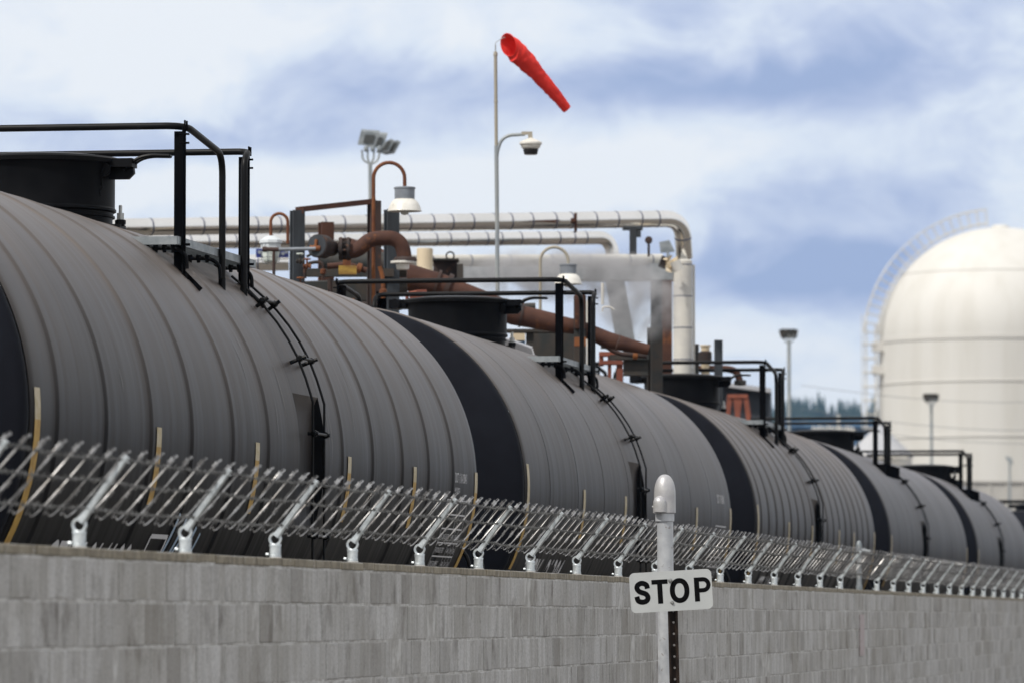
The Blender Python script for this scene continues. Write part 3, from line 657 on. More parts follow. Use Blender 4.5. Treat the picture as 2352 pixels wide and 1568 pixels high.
# ------------------------------------------------------------------ wire topping: arms, post, strands, razor coil
s_first = s_at(182, ZT, -.10); s8 = s_at(1420, ZT, -.10); SP = (s8-s_first)/8
AX, AZ = .215, .290; AB = Vector((.012, .128))           # arm run and rise; arm root above the wall top (n, z)
NW = -.10
def arm_pt(f, lift=0.0):
    """point on arm plane: fraction f from root to tip -> (n, z)"""
    return NW+AB.x+AX*f+lift*AZ/.36, ZT+AB.y+AZ*f-lift*AX/.36
def make_arm(s, lbl, tilt=0.0):
    root = empty('barbed_wire_outrigger', Wp(s, NW, ZT), lbl, 'fence arm', 'galvanised arms that hold the barbed wire on the wall')
    def w(n, y, z): return Wp(s+y, NW+n, ZT+z)
    mb = MB(); mb.lathe([(.030,-.01),(.0315,.002),(.0315,.018),(.0300,.020),(.0300,.062),(.0320,.064),(.0320,.074),(.0295,.078)], w(0,0,0), (0,0,1), 24)
    mb.tube([w(-.03,-.03,.022), w(-.045,-.03,.022)], .007, 6)
    mb.build('post_cap', M['galv'], root)
    mb = MB(); st_ = MB(); st_.lathe([(.036,-.01),(.036,.002),(.033,.006),(.03,.006)], w(0,0,0), (0,0,1), 20); st_.build('grout_collar', M['mortar'], root)
    # ring for the top rail
    n = 24; vs = []; cz = .104
    for j in range(n):
        a = 2*math.pi*j/n
        for rr, yy in ((.0245,-.012),(.0345,-.014),(.0345,.014),(.0245,.012)):
            vs.append(w(rr*math.cos(a), yy, cz+rr*1.02*math.sin(a)))
    mb.add(vs, [(j*4+k, ((j+1)%n)*4+k, ((j+1)%n)*4+(k+1)%4, j*4+(k+1)%4) for j in range(n) for k in range(4)])
    mb.build('rail_eye', M['galv'], root)
    # pressed channel arm
    mb = MB(); A = Vector((AX, AZ)).normalized(); Nn = Vector((A.y, -A.x)); Ln = math.hypot(AX, AZ)
    prof = [(-.021,-.014),(-.021,.011),(-.012,.016),(-.005,.008),(.005,.008),(.012,.016),(.021,.011),(.021,-.014)]
    secs = [(-.012,1.25),(.02,1.15),(.05,.95),(.06,1.0),(Ln-.03,.82),(Ln,.80)]; vs = []
    for u, k in secs:
        for y, q in prof:
            p2 = Vector((AB.x, AB.y))+A*u+Nn*(q*k); yy = y*k
            p2.x += tilt*u*.2
            vs.append(w(p2.x, yy*.9, p2.y))
    m_ = len(prof); fs = [(i*m_+j, i*m_+(j+1)%m_, (i+1)*m_+(j+1)%m_, (i+1)*m_+j) for i in range(len(secs)-1) for j in range(m_)]
    fs += [tuple(range(m_))[::-1], tuple((len(secs)-1)*m_+j for j in range(m_))]
    mb.add(vs, fs)
    for f in (.17, .60, .94):
        a0, a1 = arm_pt(f); q = Vector((a0-NW, a1-ZT)); c = q+Nn*.010
        mb.tube([w(c.x, -.02, c.y), w(c.x+Nn.x*.012, 0, c.y+Nn.y*.012), w(c.x, .02, c.y)], .003, 5)
    mb.build('angled_channel', M['galv'], root)
    return root
ordn = ['first','second','third','fourth','fifth','sixth','seventh','eighth','ninth','tenth','eleventh','twelfth','thirteenth','fourteenth','fifteenth','sixteenth','seventeenth','eighteenth','nineteenth','twentieth','twenty-first','twenty-second','twenty-third','twenty-fourth','twenty-fifth','twenty-sixth','twenty-seventh','twenty-eighth','twenty-ninth','thirtieth','thirty-first','thirty-second']
ks = [k for k in range(-1, 31) if k != 17]
for i, k in enumerate(ks):
    if k == -1: lb = 'barbed wire arm cut by the photo edge, foot out of view'
    elif k == 0: lb = 'largest whole barbed wire arm, the first with its ring in view'
    elif k == 9: lb = 'barbed wire arm standing just behind the silver vent pipe'
    elif k == 16: lb = 'barbed wire arm next to the upright fence post, on the side of the STOP sign'
    elif k == 18: lb = 'barbed wire arm next to the upright fence post, on the side of the white tank'
    elif k < 17: lb = 'galvanised barbed wire arm, %s along the wall, the largest whole arm being first' % ordn[i-1]
    else: lb = 'small distant barbed wire arm, %s beyond the upright fence post' % ordn[k-18]
    make_arm(s_first+SP*k, lb, random.uniform(-.15,.15))
# the vertical post
sp = s_first+SP*17
root = empty('fence_post', Wp(sp, NW, ZT), 'upright galvanised fence post with domed cap, tangled in the razor wire', 'fence post')
mb = MB(); mb.lathe([(.036,0),(.036,.06),(.030,.06),(.030,.47)], Wp(sp, NW, ZT), n=20); mb.build('post_shaft', M['galvd'], root)
mb = MB(); mb.lathe([(.036,.46),(.036,.50),(.034,.53),(.022,.56),(.002,.57)], Wp(sp, NW, ZT), n=20); mb.tube([Wp(sp,NW+.02,ZT+.46), Wp(sp,NW+.13,ZT+.44)], .02, 8); mb.build('post_cap', M['galvd'], root)

def wig(s, seed): return .006*noise.noise(Vector((s*.7, seed, 0))), .008*noise.noise(Vector((s*.6, seed, 5)))
SW0, SW1 = s_first-SP*2.2, s_first+SP*33
for wi, (f, lb) in enumerate(((.17, 'lowest of the three barbed wire strands above the wall'), (.60, 'middle one of the three barbed wire strands above the wall'), (.94, 'uppermost of the three barbed wire strands above the wall'))):
    mb = MB(); n0, z0 = arm_pt(f, -.006); s = SW0
    def wp(s, ph):
        a, c = wig(s, wi*3.1); k = (s-s_first)/SP; sag = -.012*math.sin(math.pi*(k % 1))
        tw = s*2*math.pi/.07+ph
        return Wp(s, n0+a+.0030*math.cos(tw), z0+c+sag+.0030*math.sin(tw))
    near_end = s_first+SP*12
    for ph in (0, math.pi):
        pts = []; s = SW0
        while s < SW1: pts.append(wp(s, ph)); s += .0117 if s < near_end else .035
        mb.tube(pts, .0015, 4)
    mb.build('barbed_wire', M['wire'], None, org=Wp(SW0, n0, z0), smooth=60)
    strand = bpy.context.scene.objects[-1] if False else [o for o in COL.objects if o.name.startswith('barbed_wire') and 'label' not in o and o.type == 'MESH'][-1]
    tag(strand, lb, 'barbed wire', 'barbed wire strands')
    bm_ = MB(); s = SW0+.05
    while s < SW1:
        c = (wp(s, 0)+wp(s, math.pi))/2
        for q in range(4):
            a = random.uniform(0, 6.28); L = random.uniform(.018, .026); ds = random.uniform(-.012, .012)
            v = Vector((math.cos(a), random.uniform(-.5, .5), math.sin(a)))*L
            bm_.tube([c+WD*(ds)-v*.15, c+WD*ds+v], [.0022, .0008], 4)
        ring = [c+WD*(-.008+.016*q/8)+Vector((math.cos(q*1.57), 0, math.sin(q*1.57)))*.0085 for q in range(9)]
        bm_.tube(ring, .0022, 4)
        s += random.uniform(.095, .125)
    bo = bm_.build('barb', M['wire'], strand, org=Wp(SW0, n0, z0), smooth=60); bo['kind'] = 'stuff'
# razor coil: flattened helix wired to the strands
UM, NM, TY = .200, .012, .38; PT = SP/7.0
cu0, cz0 = arm_pt(.53, -.024); Ax = Vector((AX, AZ)).normalized(); Nx = Vector((Ax.y, -Ax.x))
def coil(ta, tb, dis=0.0):
    mb = MB(); pts = []; rads = []
    t_ = ta; i = 0
    while t_ < tb:
        k = int(t_/(2*math.pi)); rnd = random.Random(k*13+5); j1, j2, j3 = rnd.uniform(-.02,.02), rnd.uniform(-.018,.018), rnd.uniform(-.03,.03)
        rnd2 = random.Random((k+1)*13+5); w_ = (t_/(2*math.pi)) % 1; w_ = w_*w_*(3-2*w_)
        j1 = j1*(1-w_)+rnd2.uniform(-.02,.02)*w_; j2 = j2*(1-w_)+rnd2.uniform(-.018,.018)*w_; j3 = j3*(1-w_)+rnd2.uniform(-.03,.03)*w_
        s = SW0+PT*t_/(2*math.pi); kk = (s-sp)
        cs = -math.cos(t_); nn = math.sin(t_); tau = math.asin(.975*cs)/math.asin(.975)
        u = math.sin(tau*1.98)
        ph = (t_/(2*math.pi)+.5) % 1.0-.5                    # 0 at the foot of each loop
        fr = t_/(2*math.pi); q_ = max(0, (fr % 1.0)*2-1); adv = math.floor(fr)+q_**1.5
        um = UM*(1+j1*2.5); ty = TY+j3
        s = SW0+PT*adv
        if abs(kk) < 1.4: ty = ty*(1-.9*math.exp(-(kk/.75)**2)) - (.10*math.exp(-((kk-.9)/.6)**2))
        n_ = cu0+Ax.x*(um*u+j2*.4)+Nx.x*NM*nn; z_ = cz0+Ax.y*(um*u+j2*.4)+Nx.y*NM*nn
        rads.append(.0013+.0030*max(0, nn)**.6)
        pts.append(Wp(s+ty*(.5*tau+.5)-ty*.35+j2, n_, z_))
        t_ += math.pi/14; i += 1
    mb.tube(pts, rads, 5)
    for q in range(6, len(pts)-1, 4):
        if q % 28 in (0,1,2,3,26,27,12,13,14,15,16): continue
        p_ = pts[q]; d = (pts[q+1]-pts[q-1]).normalized(); x_ = d.cross(FW).normalized()
        if (p_-C0).length > 45: break
        for sg in (-1, 1): mb.add([p_-d*.013, p_+d*.013, p_+d*.017+x_*sg*.009, p_+x_*sg*.005, p_-d*.017+x_*sg*.009], [(0,1,2,3,4)])
    return mb
mb = coil(0, 2*math.pi*(SW1-SW0)/PT)
rz = mb.build('razor_wire', M['razor'], None, org=Wp(SW0, NW, ZT), smooth=60)
tag(rz, 'flattened coil of razor wire laced along the three barbed strands', 'razor wire')

# ------------------------------------------------------------------ STOP sign and silver vent pipe
def rounded(w, h, r, n=8):
    out = []
    for cx, cy, a0 in ((w/2-r, h/2-r, 0), (-w/2+r, h/2-r, 90), (-w/2+r, -h/2+r, 180), (w/2-r, -h/2+r, 270)):
        for i in range(n+1):
            a = R_(a0+90*i/n); out.append((cx+r*math.cos(a), cy+r*math.sin(a)))
    return out
SD = 38.0
sc_ = P(1541.5, 1356, SD); TL = R_(3.4)
k_ = SD/F
sroot = empty('stop_sign', (P(1548, 1450, SD+.03).x, P(1548, 1450, SD+.03).y, 0), 'small white rectangular STOP sign on a brown perforated post', 'sign')
A = (RT*math.cos(TL)+Vector((0,0,1))*math.sin(TL)); B = (Vector((0,0,1))*math.cos(TL)-RT*math.sin(TL)); N_ = -FH
sw, sh = 189*k_, 92*k_
mb = MB(); mb.prism(rounded(sw, sh, 12*k_), -.0025, (sc_, A, B, N_)); panel = mb.build('sign_panel', M['signw'], sroot)
# lettering: built from strokes
let = MB()
def ribbon(pts, w, closed=False, z=.0012):
    pts = [Vector(p) for p in pts]; n = len(pts); lft = []; rgt = []
    for i in range(n):
        if closed: a, c = pts[(i-1)%n], pts[(i+1)%n]
        else: a, c = pts[max(0, i-1)], pts[min(n-1, i+1)]
        d = (c-a).normalized(); q = Vector((-d.y, d.x)); lft.append(pts[i]+q*w/2); rgt.append(pts[i]-q*w/2)
    vs = [sc_+A*p.x+B*p.y+N_*z for p in lft+rgt]; m = n if closed else n-1
    let.add(vs, [(i, (i+1)%n, n+(i+1)%n, n+i) for i in range(m)])
U = k_                       # one picture unit at the sign
H = 55*U; w = 11.6*U
def cat(pts, steps=10):
    out = []; q = [pts[0]]+pts+[pts[-1]]
    for i in range(1, len(q)-2):
        for j in range(steps):
            t_ = j/steps; p0, p1, p2, p3 = [Vector(x) for x in q[i-1:i+3]]
            out.append(.5*((2*p1)+(-p0+p2)*t_+(2*p0-5*p1+4*p2-p3)*t_*t_+(-p0+3*p1-3*p2+p3)*t_**3))
    out.append(Vector(pts[-1])); return out
cx = -66.5*U; sw_ = 37*U; hx_ = sw_/2-w/2; hy_ = H/2-w/2
S_ = [(hx_*.97, hy_*.40),(hx_*.80, hy_*.80),(hx_*.0, hy_*1.0),(-hx_*.72, hy_*.82),(-hx_*.90, hy_*.48),(-hx_*.55, hy_*.16),(0, hy_*.0),(hx_*.66, -hy_*.17),(hx_*.98, -hy_*.52),(hx_*.74, -hy_*.86),(0, -hy_*1.0),(-hx_*.78, -hy_*.84),(-hx_*1.02, -hy_*.38)]
ribbon(cat([(cx+x, y) for x, y in S_]), w)
cx = -25.5*U; tw = 37*U
ribbon([(cx-tw/2, H/2-w*.44), (cx+tw/2, H/2-w*.44)], w*.9); ribbon([(cx, H/2-w*.88), (cx, -H/2)], w)
cx = 19.5*U; ow, oh = 45*U, 57*U
ribbon([(cx+(ow-w)/2*math.copysign(abs(math.cos(a))**.92, math.cos(a)), (oh-w)/2*math.copysign(abs(math.sin(a))**.92, math.sin(a))) for a in [i*math.pi/24 for i in range(48)]], w, True)
cx = 53.5*U
ribbon([(cx+w/2, H/2), (cx+w/2, -H/2)], w)
pr = 15.5*U
yt, yb_ = H/2-w*.42, H/2-w*.42-25*U
bowl = [(cx+w, yt), (cx+w+9*U, yt)]+[(cx+w+9*U+12.4*U*math.sin(a), (yt+yb_)/2+(yt-yb_)/2*math.cos(a)) for a in [math.pi*i/14 for i in range(1, 14)]]+[(cx+w+9*U, yb_), (cx+w, yb_)]
ribbon(bowl, w*.84)
let.build('stop_lettering', M['signk'], panel, smooth=0)
for (bx, by) in ((1541-1.5, 1331.5), (1544, 1382.5)):
    mb = MB(); c = P(bx, by, SD)
    mb.lathe([(3.6*U,0),(3.6*U,.010),(2.6*U,.014),(.1*U,.0145)], c+N_*.002, N_, 6); mb.lathe([(5.2*U,0),(5.2*U,.0022),(4.4*U,.003),(.1*U,.003)], c+N_*.0018, N_, 20)
    mb.build('mounting_bolt', M['bolt'], sroot)
# post: U channel, leaning slightly, from ground up behind the sign
top = P(1543, 1312, SD+.012); bot0 = P(1549.5, 1568, SD+.012); dirp = (bot0-top).normalized(); tt = top.z/(-dirp.z); bot = top+dirp*tt
ax_ = (top-bot).normalized(); sx_ = RT; L = (top-bot).length; pw = 23*U
mb = MB()
for (o, wd, dp, th) in ((0, 10*U, .004, .035), ):
    pass
def pbar(off, wdt, d0, d1):
    c = (top+bot)/2+RT*off+FH*((d0+d1)/2); rot = Matrix((RT, FH, ax_)).transposed(); mb.box(c, (wdt, d1-d0, L), rot)
pbar(-pw*.40, pw*.20, .000, .004); pbar(pw*.40, pw*.20, .000, .004)
pbar(-pw*.285, .003, .004, .030); pbar(pw*.285, .003, .004, .030); pbar(0, pw*.56, .030, .034)
mb.build('sign_post', M['brown'], sroot)
z_ = 1568+20
mb = MB(); py_ = 1402
for i in range(22):
    t_ = (1402+i*26.1*(1.0) - 1312)/(1568-1312); c = top+(bot0-top)*t_+RT*(pw*.06)
    if c.z < .05: break
    mb.lathe([(.0,0),(2.6*U,0),(2.6*U,.0006)], c+FH*.0292, -FH, 12)
mb.build('post_hole', M['hole'], sroot, smooth=0).__setitem__('label', 'row of pale round holes')

VD = 38.9; kv = VD/F
base = P(1522, 1300, VD); vroot = empty('vent_pipe', (base.x, base.y, 0), 'silver painted vent pipe with bullet-shaped cap, standing behind the STOP sign', 'vent pipe')
vt = P(1527.5, 1190, VD); vb = P(1530.5, 1568, VD); dv = (vb-vt).normalized(); vbot = vt+dv*(vt.z/(-dv.z))
mb = MB(); mb.tube([vt+(vbot-vt)*i/12 for i in range(13)], 18.6*kv*1.0, 36); mb.build('pipe', M['pipew'], vroot)
cb_ = P(1527, 1196, VD)
def vz(py): return (1196-py)*kv
mb = MB(); mb.lathe([(18.8*kv, vz(1197)), (21.3*kv, vz(1196.5)), (21.8*kv, vz(1196)), (21.8*kv, vz(1179)), (20.5*kv, vz(1178))], cb_, n=40); mb.build('collar', M['pipew'], vroot)
prof = [(20*kv, vz(1179)), (24.6*kv, vz(1177)), (25.2*kv, vz(1176.5)), (25*kv, vz(1170)), (24.8*kv, vz(1140))]
for i in range(1, 13):
    a = i/12*math.pi/2; prof.append((24.8*kv*math.cos(a)**.85 if i < 12 else .0002, vz(1135)+(1135-1088.5)*kv*math.sin(a)))
mb = MB(); mb.lathe(prof, cb_, n=48); cap = mb.build('vent_cap', M['capw'], vroot)
nz_c = cb_-FH*(10*kv)-RT*(11.5*kv)
prof = [(14*kv, vz(1176)), (15.6*kv, vz(1175)), (15.8*kv, vz(1160))]+[(15.8*kv*math.cos(i/10*math.pi/2)+.0002, vz(1155)+17*kv*math.sin(i/10*math.pi/2)) for i in range(1, 11)]
mb = MB(); mb.lathe(prof, nz_c-FH*(9*kv), n=32); mb.build('cap_spout', M['capw'], cap)
mb = MB(); c = cb_-RT*25*kv; mb.box(c+Vector((0,0,vz(1168))), (.012, .04, 18*kv), YAW); mb.tube([c+Vector((0,0,vz(1163))), c+Vector((0,0,vz(1163)))-RT*.014], .007, 8); mb.build('cap_lug', M['capw'], cap)

exec_bg = True
# ------------------------------------------------------------------ plant behind the train
def cbox(mb, x0, y0, x1, y1, d, th, mi=0, rz=0.0, dd=0.0):
    c = P((x0+x1)/2, (y0+y1)/2, d+dd); mb.box(c, ((x1-x0)*d/F, th, (y1-y0)*d/F), YAW+rz, mi)
def pts_(lst, d): return [P(p[0], p[1], p[2] if len(p) > 2 else d) for p in lst]
def gz(px, py, d): p = P(px, py, d); return Vector((p.x, p.y, 0))
def beam_col(name, x0, x1, ytop, d, m, label, flip=1, grp=None, rz=.35):
    """rolled H section standing on the ground"""
    c = P((x0+x1)/2, ytop, d); w_ = (x1-x0)*d/F; root = empty(name, (c.x, c.y, 0), label, 'steel column', grp)
    rot = Matrix.Rotation(YAW+rz*flip, 3, 'Z'); w1 = w_*.78; dp = w_*.62
    mb = MB(); h = c.z
    mb.box((c.x, c.y, h/2) , (.02, dp, h-.01), rot)
    for sgn in (-1, 1):
        o = rot@Vector((0, sgn*dp/2, 0)); mb.box((c.x+o.x, c.y+o.y, h/2), (w1, .025, h), rot)
    ob = mb.build('h_section', m, root); mb2 = MB(); mb2.box((c.x, c.y, .02), (w_*1.5, w_*1.5, .04), rot); mb2.build('base_plate', m, root); return root
def clad_pipe(name, path, rpx, d, m, label, seams=True, step=None, cat='pipe', seamlist=None, seglen=None, grp=None):
    pts = pts_(path, d); r = rpx*d/F
    root = empty(name, (pts[0].x, pts[0].y, pts[0].z), label, cat, grp)
    mb = MB(); mb.tube(arc_pts(pts, r*2.6, 10), r, 28)
    if seams:
        for i in range(len(pts)-1):
            a, c = pts[i], pts[i+1]; L = (c-a).length; dr = (c-a)/L; sp_ = (step or 2.6*r*2); k = r*(2.4 if i else .4)
            rr = random.Random(i+5)
            while k < L-r*2.2:
                mb.lathe([(r*1.003, -.012), (r*1.022, -.010), (r*1.022, .010), (r*1.003, .012)], a+dr*k, dr, 28, cap=False, mi=1); k += sp_*rr.uniform(.72, 1.35)
    mb.build('cladding', [m, M['seam']], root, smooth=50)
    return root
PD = 66
clad_pipe('insulated_pipe', [(-80,530),(300,522.5),(1566,502.5,PD+4),(1572,592,PD+4.2)], 20.5, PD, M['chrome'], 'topmost shiny aluminium-clad pipe, turning down into the white riser', step=.29)
clad_pipe('insulated_pipe', [(-60,572,PD+3),(300,557,PD+3),(1400,546,PD+7),(1412,612,PD+7)], 16.5, PD+3, M['chrome'], 'second shiny aluminium-clad pipe, below the uppermost one', step=.26)
clad_pipe('insulated_pipe', [(-60,610,PD+1.5),(664,603,PD+1.5)], 19, PD+1.5, M['chrome'], 'short shiny pipe low behind the box lamp and dark column', step=.6)
clad_pipe('insulated_pipe', [(900,600,PD+2),(1518,597,PD+5)], 14, PD+2, M['clad'], 'dull white insulated pipe above the steam, ending in a rusty joint', step=.55)
# big vertical riser at the right end
vr = P(1568, 600, 70); rt_ = empty('insulated_riser', (vr.x, vr.y, 0), 'wide off-white vertical riser where the shiny pipes end', 'pipe')
mb = MB(); rr = 22*70/F; mb.lathe([(rr, 0), (rr, vr.z), (rr*.82, vr.z+.02)], (vr.x, vr.y, 0), n=40)
for z in [vr.z-.05-.42*i for i in range(18)]:
    if z > .1: mb.lathe([(rr*1.002,-.008),(rr*1.018,-.006),(rr*1.018,.006),(rr*1.002,.008)], (vr.x, vr.y, z), n=40, cap=False, mi=1)
mb.build('cladding', [M['clad'], M['seam']], rt_)
mb = MB()
for q in (0,): mb.bar(Vector((vr.x, vr.y, 0))+RT*(rr+.02), Vector((vr.x, vr.y, vr.z-.05))+RT*(rr+.02), .03, .03)
for i in range(24):
    z = .3+i*.2
    if z < vr.z: mb.bar(Vector((vr.x, vr.y, z))+RT*(rr-.01), Vector((vr.x, vr.y, z))+RT*(rr+.035), .02, .012)
mb.build('edge_strip', M['clad'], rt_)
# torn joint between the white pipe and the riser
jr = P(1540, 605, 69.5); rt_ = empty('pipe_joint', tuple(jr), 'rusty pipe joint wrapped in torn cream insulation beside the riser', 'pipe joint')
mb = MB(); mb.tube(pts_([(1516,600),(1532,606)], 70), 14*70/F, 16); mb.build('flange', M['rustd'], rt_)
mb = MB()
rg_ = random.Random(3)
for i in range(26):
    c = P(1545+rg_.uniform(-16,16), 606+rg_.uniform(-12,14), 69.6+rg_.uniform(-.1,.1)); a = Vector([rg_.uniform(-.06,.06) for _ in range(3)]); e = Vector([rg_.uniform(-.06,.06) for _ in range(3)])
    mb.add([c+a, c+e, c-a, c-e], [(0,1,2,3)])
mb.build('torn_wrap', M['creamp'], rt_, smooth=0)
mb = MB(); mb.tube(pts_([(1550,600),(1560,622)], 69.4), 12*69.4/F, 14); mb.build('elbow_sleeve', M['clad'], rt_)

G1 = 'rusty steel columns of the pipe rack'
D = 55
beam_col('steel_column', 665, 701, 484, D, M['steelb'], 'blue-black steel column beside the lamp numbered 17', grp=G1)
beam_col('steel_column', 730, 768, 511, D+3, M['rust'], 'short rusty column behind the big rusty valve', grp=G1)
beam_col('steel_column', 843, 876, 462, D+.5, M['rustd'], 'tall rusty column holding the sloping top beam', grp=G1)
beam_col('steel_column', 881, 918, 482, D+1, M['steelb'], 'blue-black column right under the white gooseneck lamp', grp=G1)
rt_ = empty('rusty_beam', tuple(P(768,470,D)), 'sloping rusty beam joining two columns at the top of the rack', 'beam')
mb = MB(); a, c = P(684, 482, D), P(858, 463, D+.5); mb.bar(a, c, .10, 12.5*D/F); cbox(mb, 684, 477, 698, 492, D, .1); mb.build('beam', M['rust'], rt_)

def gooseneck(x0, ybot, ytop, x1, yend, d, r, m):
    c = (x0+x1)/2; w_ = (x1-x0)/2; out = [(x0, ybot), (x0, (ybot+ytop)/2), (x0, ytop+w_)]
    for i in range(1, 16):
        a = math.pi*(1-i/16); out.append((c+w_*math.cos(a), ytop+w_-w_*math.sin(a)))
    out += [(x1, ytop+w_), (x1, yend)]; mb = MB(); mb.tube(pts_(out, d), r*d/F, 12); return mb
def dome_lamp(x0, ybot, ytop, x1, yh, d, k, label, mpole, bend=0):
    p = P(x0, ybot, d); root = empty('gooseneck_lamp', (p.x, p.y, p.z), label, 'lamp', 'gooseneck lamps with white dome shades')
    gooseneck(x0, ybot, ytop, x1, yh, d, 4.3*k, mpole).build('gooseneck', mpole, root)
    c = P(x1, yh, d); u = k*d/F; O = c
    mb = MB(); mb.lathe([(2*u,3*u),(22*u,1*u),(25*u,0),(25*u,-3*u),(23.5*u,-4*u),(23*u,-27*u),(22*u,-28*u)], O, n=32); mb.build('lamp_housing', M['lampgrey'], root)
    prof = [(22*u,-26*u),(24*u,-28*u),(30*u,-33*u),(35*u,-42*u),(38*u,-51*u),(39.5*u,-55*u),(38.5*u,-54.5*u),(34*u,-43*u),(28*u,-34*u),(20*u,-29*u)]
    mb = MB(); mb.lathe(prof, O, n=36, cap=False); mb.build('lamp_shade', M['enamel'], root)
    mb = MB(); mb.lathe([(9*u,-30*u),(11*u,-50*u),(11*u,-56*u),(8*u,-62*u),(.5*u,-64*u)], O, n=24); mb.build('lamp_glass', M['glass'], root)
    return root
dome_lamp(858, 700, 374, 929.5, 431, D-.6, 1.0, 'white domed lamp on a rusty gooseneck above the rack columns', M['rusto'])
dome_lamp(1241, 830, 568, 1305, 608, D+6.2, .82, 'white domed lamp on a gooseneck behind the second tank car railing, in steam', M['poletan'])
# pipe sleeve of the far lamp
# box lamp numbered 17
d = D-1; p = P(628, 660, d); rt_ = empty('caged_lamp', (p.x, p.y, p.z), 'pale box lamp numbered 17 with caged glass on a rusty bracket', 'lamp')
mb = gooseneck(622, 545, 491, 661, 560, d, 3.6, M['rusto']); mb.build('gooseneck', M['rusto'], rt_)
mb = MB(); u = d/F; c = P(622, 556, d)
mb.lathe([(8*u,14*u),(14*u,12*u),(26*u,4*u),(27*u,0),(27*u,-3*u),(24*u,-4*u),(23*u,-16*u),(22*u,-17*u)], c, n=8); mb.build('lamp_housing', M['palegrey'], rt_)
vs, fs = stroke_text('17', 13*u); mb = MB(); o_ = P(601, 569, d)-FH*(.14); mb.add([o_+RT*v.x+Vector((0,0,1))*v.y for v in vs], fs)
mb.build('number', M['lampgrey'], rt_, smooth=0)
mb = MB(); mb.lathe([(19*u,-20*u),(20*u,-24*u),(17*u,-44*u),(14*u,-47*u),(.5*u,-48*u)], c, n=24); mb.build('lamp_glass', M['palegreen'], rt_)
mb = MB()
for i in range(6):
    a = i*math.pi/3+.2; dx = RT*math.cos(a)+FH*math.sin(a)
    mb.tube([c+dx*22*u-Vector((0,0,20*u)), c+dx*22*u-Vector((0,0,36*u)), c+dx*18*u-Vector((0,0,48*u)), c+dx*8*u-Vector((0,0,51*u))], .8*u, 5)
for z, r_ in ((-22, 22.5), (-36, 22)): mb.lathe([(r_*u,z*u-.6*u),((r_+.8)*u,z*u),(r_*u,z*u+.6*u)], c, n=24, cap=False)
mb.build('wire_cage', M['galvd'], rt_)
rt_ = empty('rusty_standpipe', tuple(P(629, 660, d-.2)), 'thin rusty standpipe with a tee, in front of the box lamp', 'pipe')
mb = MB(); mb.tube(pts_([(629, 760), (629, 576)], d-.3), 3.6*u, 10); mb.tube(pts_([(604, 573), (640, 573.5)], d-.3), 5*u, 10); mb.lathe([(6*u,-5*u),(6.5*u,0),(6*u,5*u)], P(608,573,d-.3), RT, 10); mb.build('standpipe', M['rustd'], rt_)
mb = MB(); mb.tube(pts_([(636, 573.5), (725, 571.5)], d-.3), 4.2*u, 10); mb.build('side_branch', M['lampgrey'], rt_)
# blue sign panel behind
rt_ = empty('blue_sign', tuple(P(622,590,D+7)), 'dark blue panel glimpsed behind the box lamp', 'panel')
mb = MB(); cbox(mb, 588, 572, 663, 592, D+7, .03); mb.build('panel_sheet', M['bluesign'], rt_)
mb = MB()
for x in (596, 604, 612, 640, 650, 658): mb.lathe([(.012,0),(.022,.002),(.022,.006)], P(x, 582+3*math.sin(x), D+6.97), -FH, 10)
mb.build('panel_stud', M['lampgrey'], rt_)

# large valve, flange and bent rusty pipe
d = D-.8; u = d/F
rt_ = empty('rusty_valve', tuple(P(740, 570, d)), 'round-faced rusty valve body in front of the rack', 'valve')
ax = (P(800,578,d+.3)-P(722,565,d-.25)).normalized(); c = P(728, 565, d-.2)
mb = MB(); mb.lathe([(1*u,0),(26*u,0),(27*u,1*u),(27*u,30*u),(24*u,36*u),(19*u,58*u),(18*u,66*u)], c, ax, 36); mb.build('valve_body', M['rustd'], rt_)
mb = MB(); mb.lathe([(.5*u,-1*u),(24*u,-1*u),(25*u,.5*u)], c, ax, 36); mb.build('face_plate', M['steelb'], rt_)
mb = MB(); mb.tube([c-ax*2*u+Vector((0,0,14*u)), c-ax*6*u-Vector((0,0,10*u))], 4*u, 10); mb.tube([c-ax*4*u-Vector((0,0,6*u))-RT*14*u, c-ax*4*u-Vector((0,0,6*u))+RT*10*u], 6.5*u, 12); mb.build('valve_spindle', M['rusto'], rt_)
rt_ = empty('flanged_joint', tuple(P(792, 575, d)), 'bolted flange pair joining the valve to the bent pipe', 'flange')
mb = MB()
for x in (783, 800):
    c2 = P(x, 572, d); mb.lathe([(8*u,-3*u),(27*u,-3*u),(27*u,3*u),(8*u,3*u)], c2, RT, 24)
for q in range(8):
    a = q*math.pi/4+.2; o = FH*math.cos(a)*23*u+Vector((0,0,math.sin(a)*23*u)); mb.tube([P(778,572,d)+o, P(806,572,d)+o], 2.6*u, 6)
mb.lathe([(14*u,-14*u),(14*u,14*u)], P(791,572,d), RT, 16)
mb.build('flange_pair', M['rustd'], rt_)
rt_ = empty('bent_rusty_pipe', tuple(P(860, 545, d)), 'bent brown pipe arching over to a white-rimmed flange', 'pipe')
mb = MB(); path = [(802,578),(815,577),(828,570),(842,556),(856,549),(880,547),(902,547),(918,556),(926,572),(929,592)]
q = pts_(path, d); mb.tube(arc_pts(q, .06, 3), 17*u, 24); mb.build('pipe_bend', M['rust'], rt_, smooth=60)
mb = MB(); mb.lathe([(15*u,6*u),(24*u,5*u),(27*u,0),(27*u,-4*u),(10*u,-4*u)], P(931, 596, d), n=24); mb.build('pipe_flange', M['rustd'], rt_)
mb = MB(); mb.lathe([(15*u,-1*u),(28*u,-1*u),(28*u,-6*u),(15*u,-6*u)], P(925, 599, d), n=28); mb.lathe([(15*u,-6*u),(15*u,-14*u),(14*u,-20*u),(12*u,-21*u)], P(925, 599, d), n=20); mb.build('pale_gasket', M['enamel'], rt_)
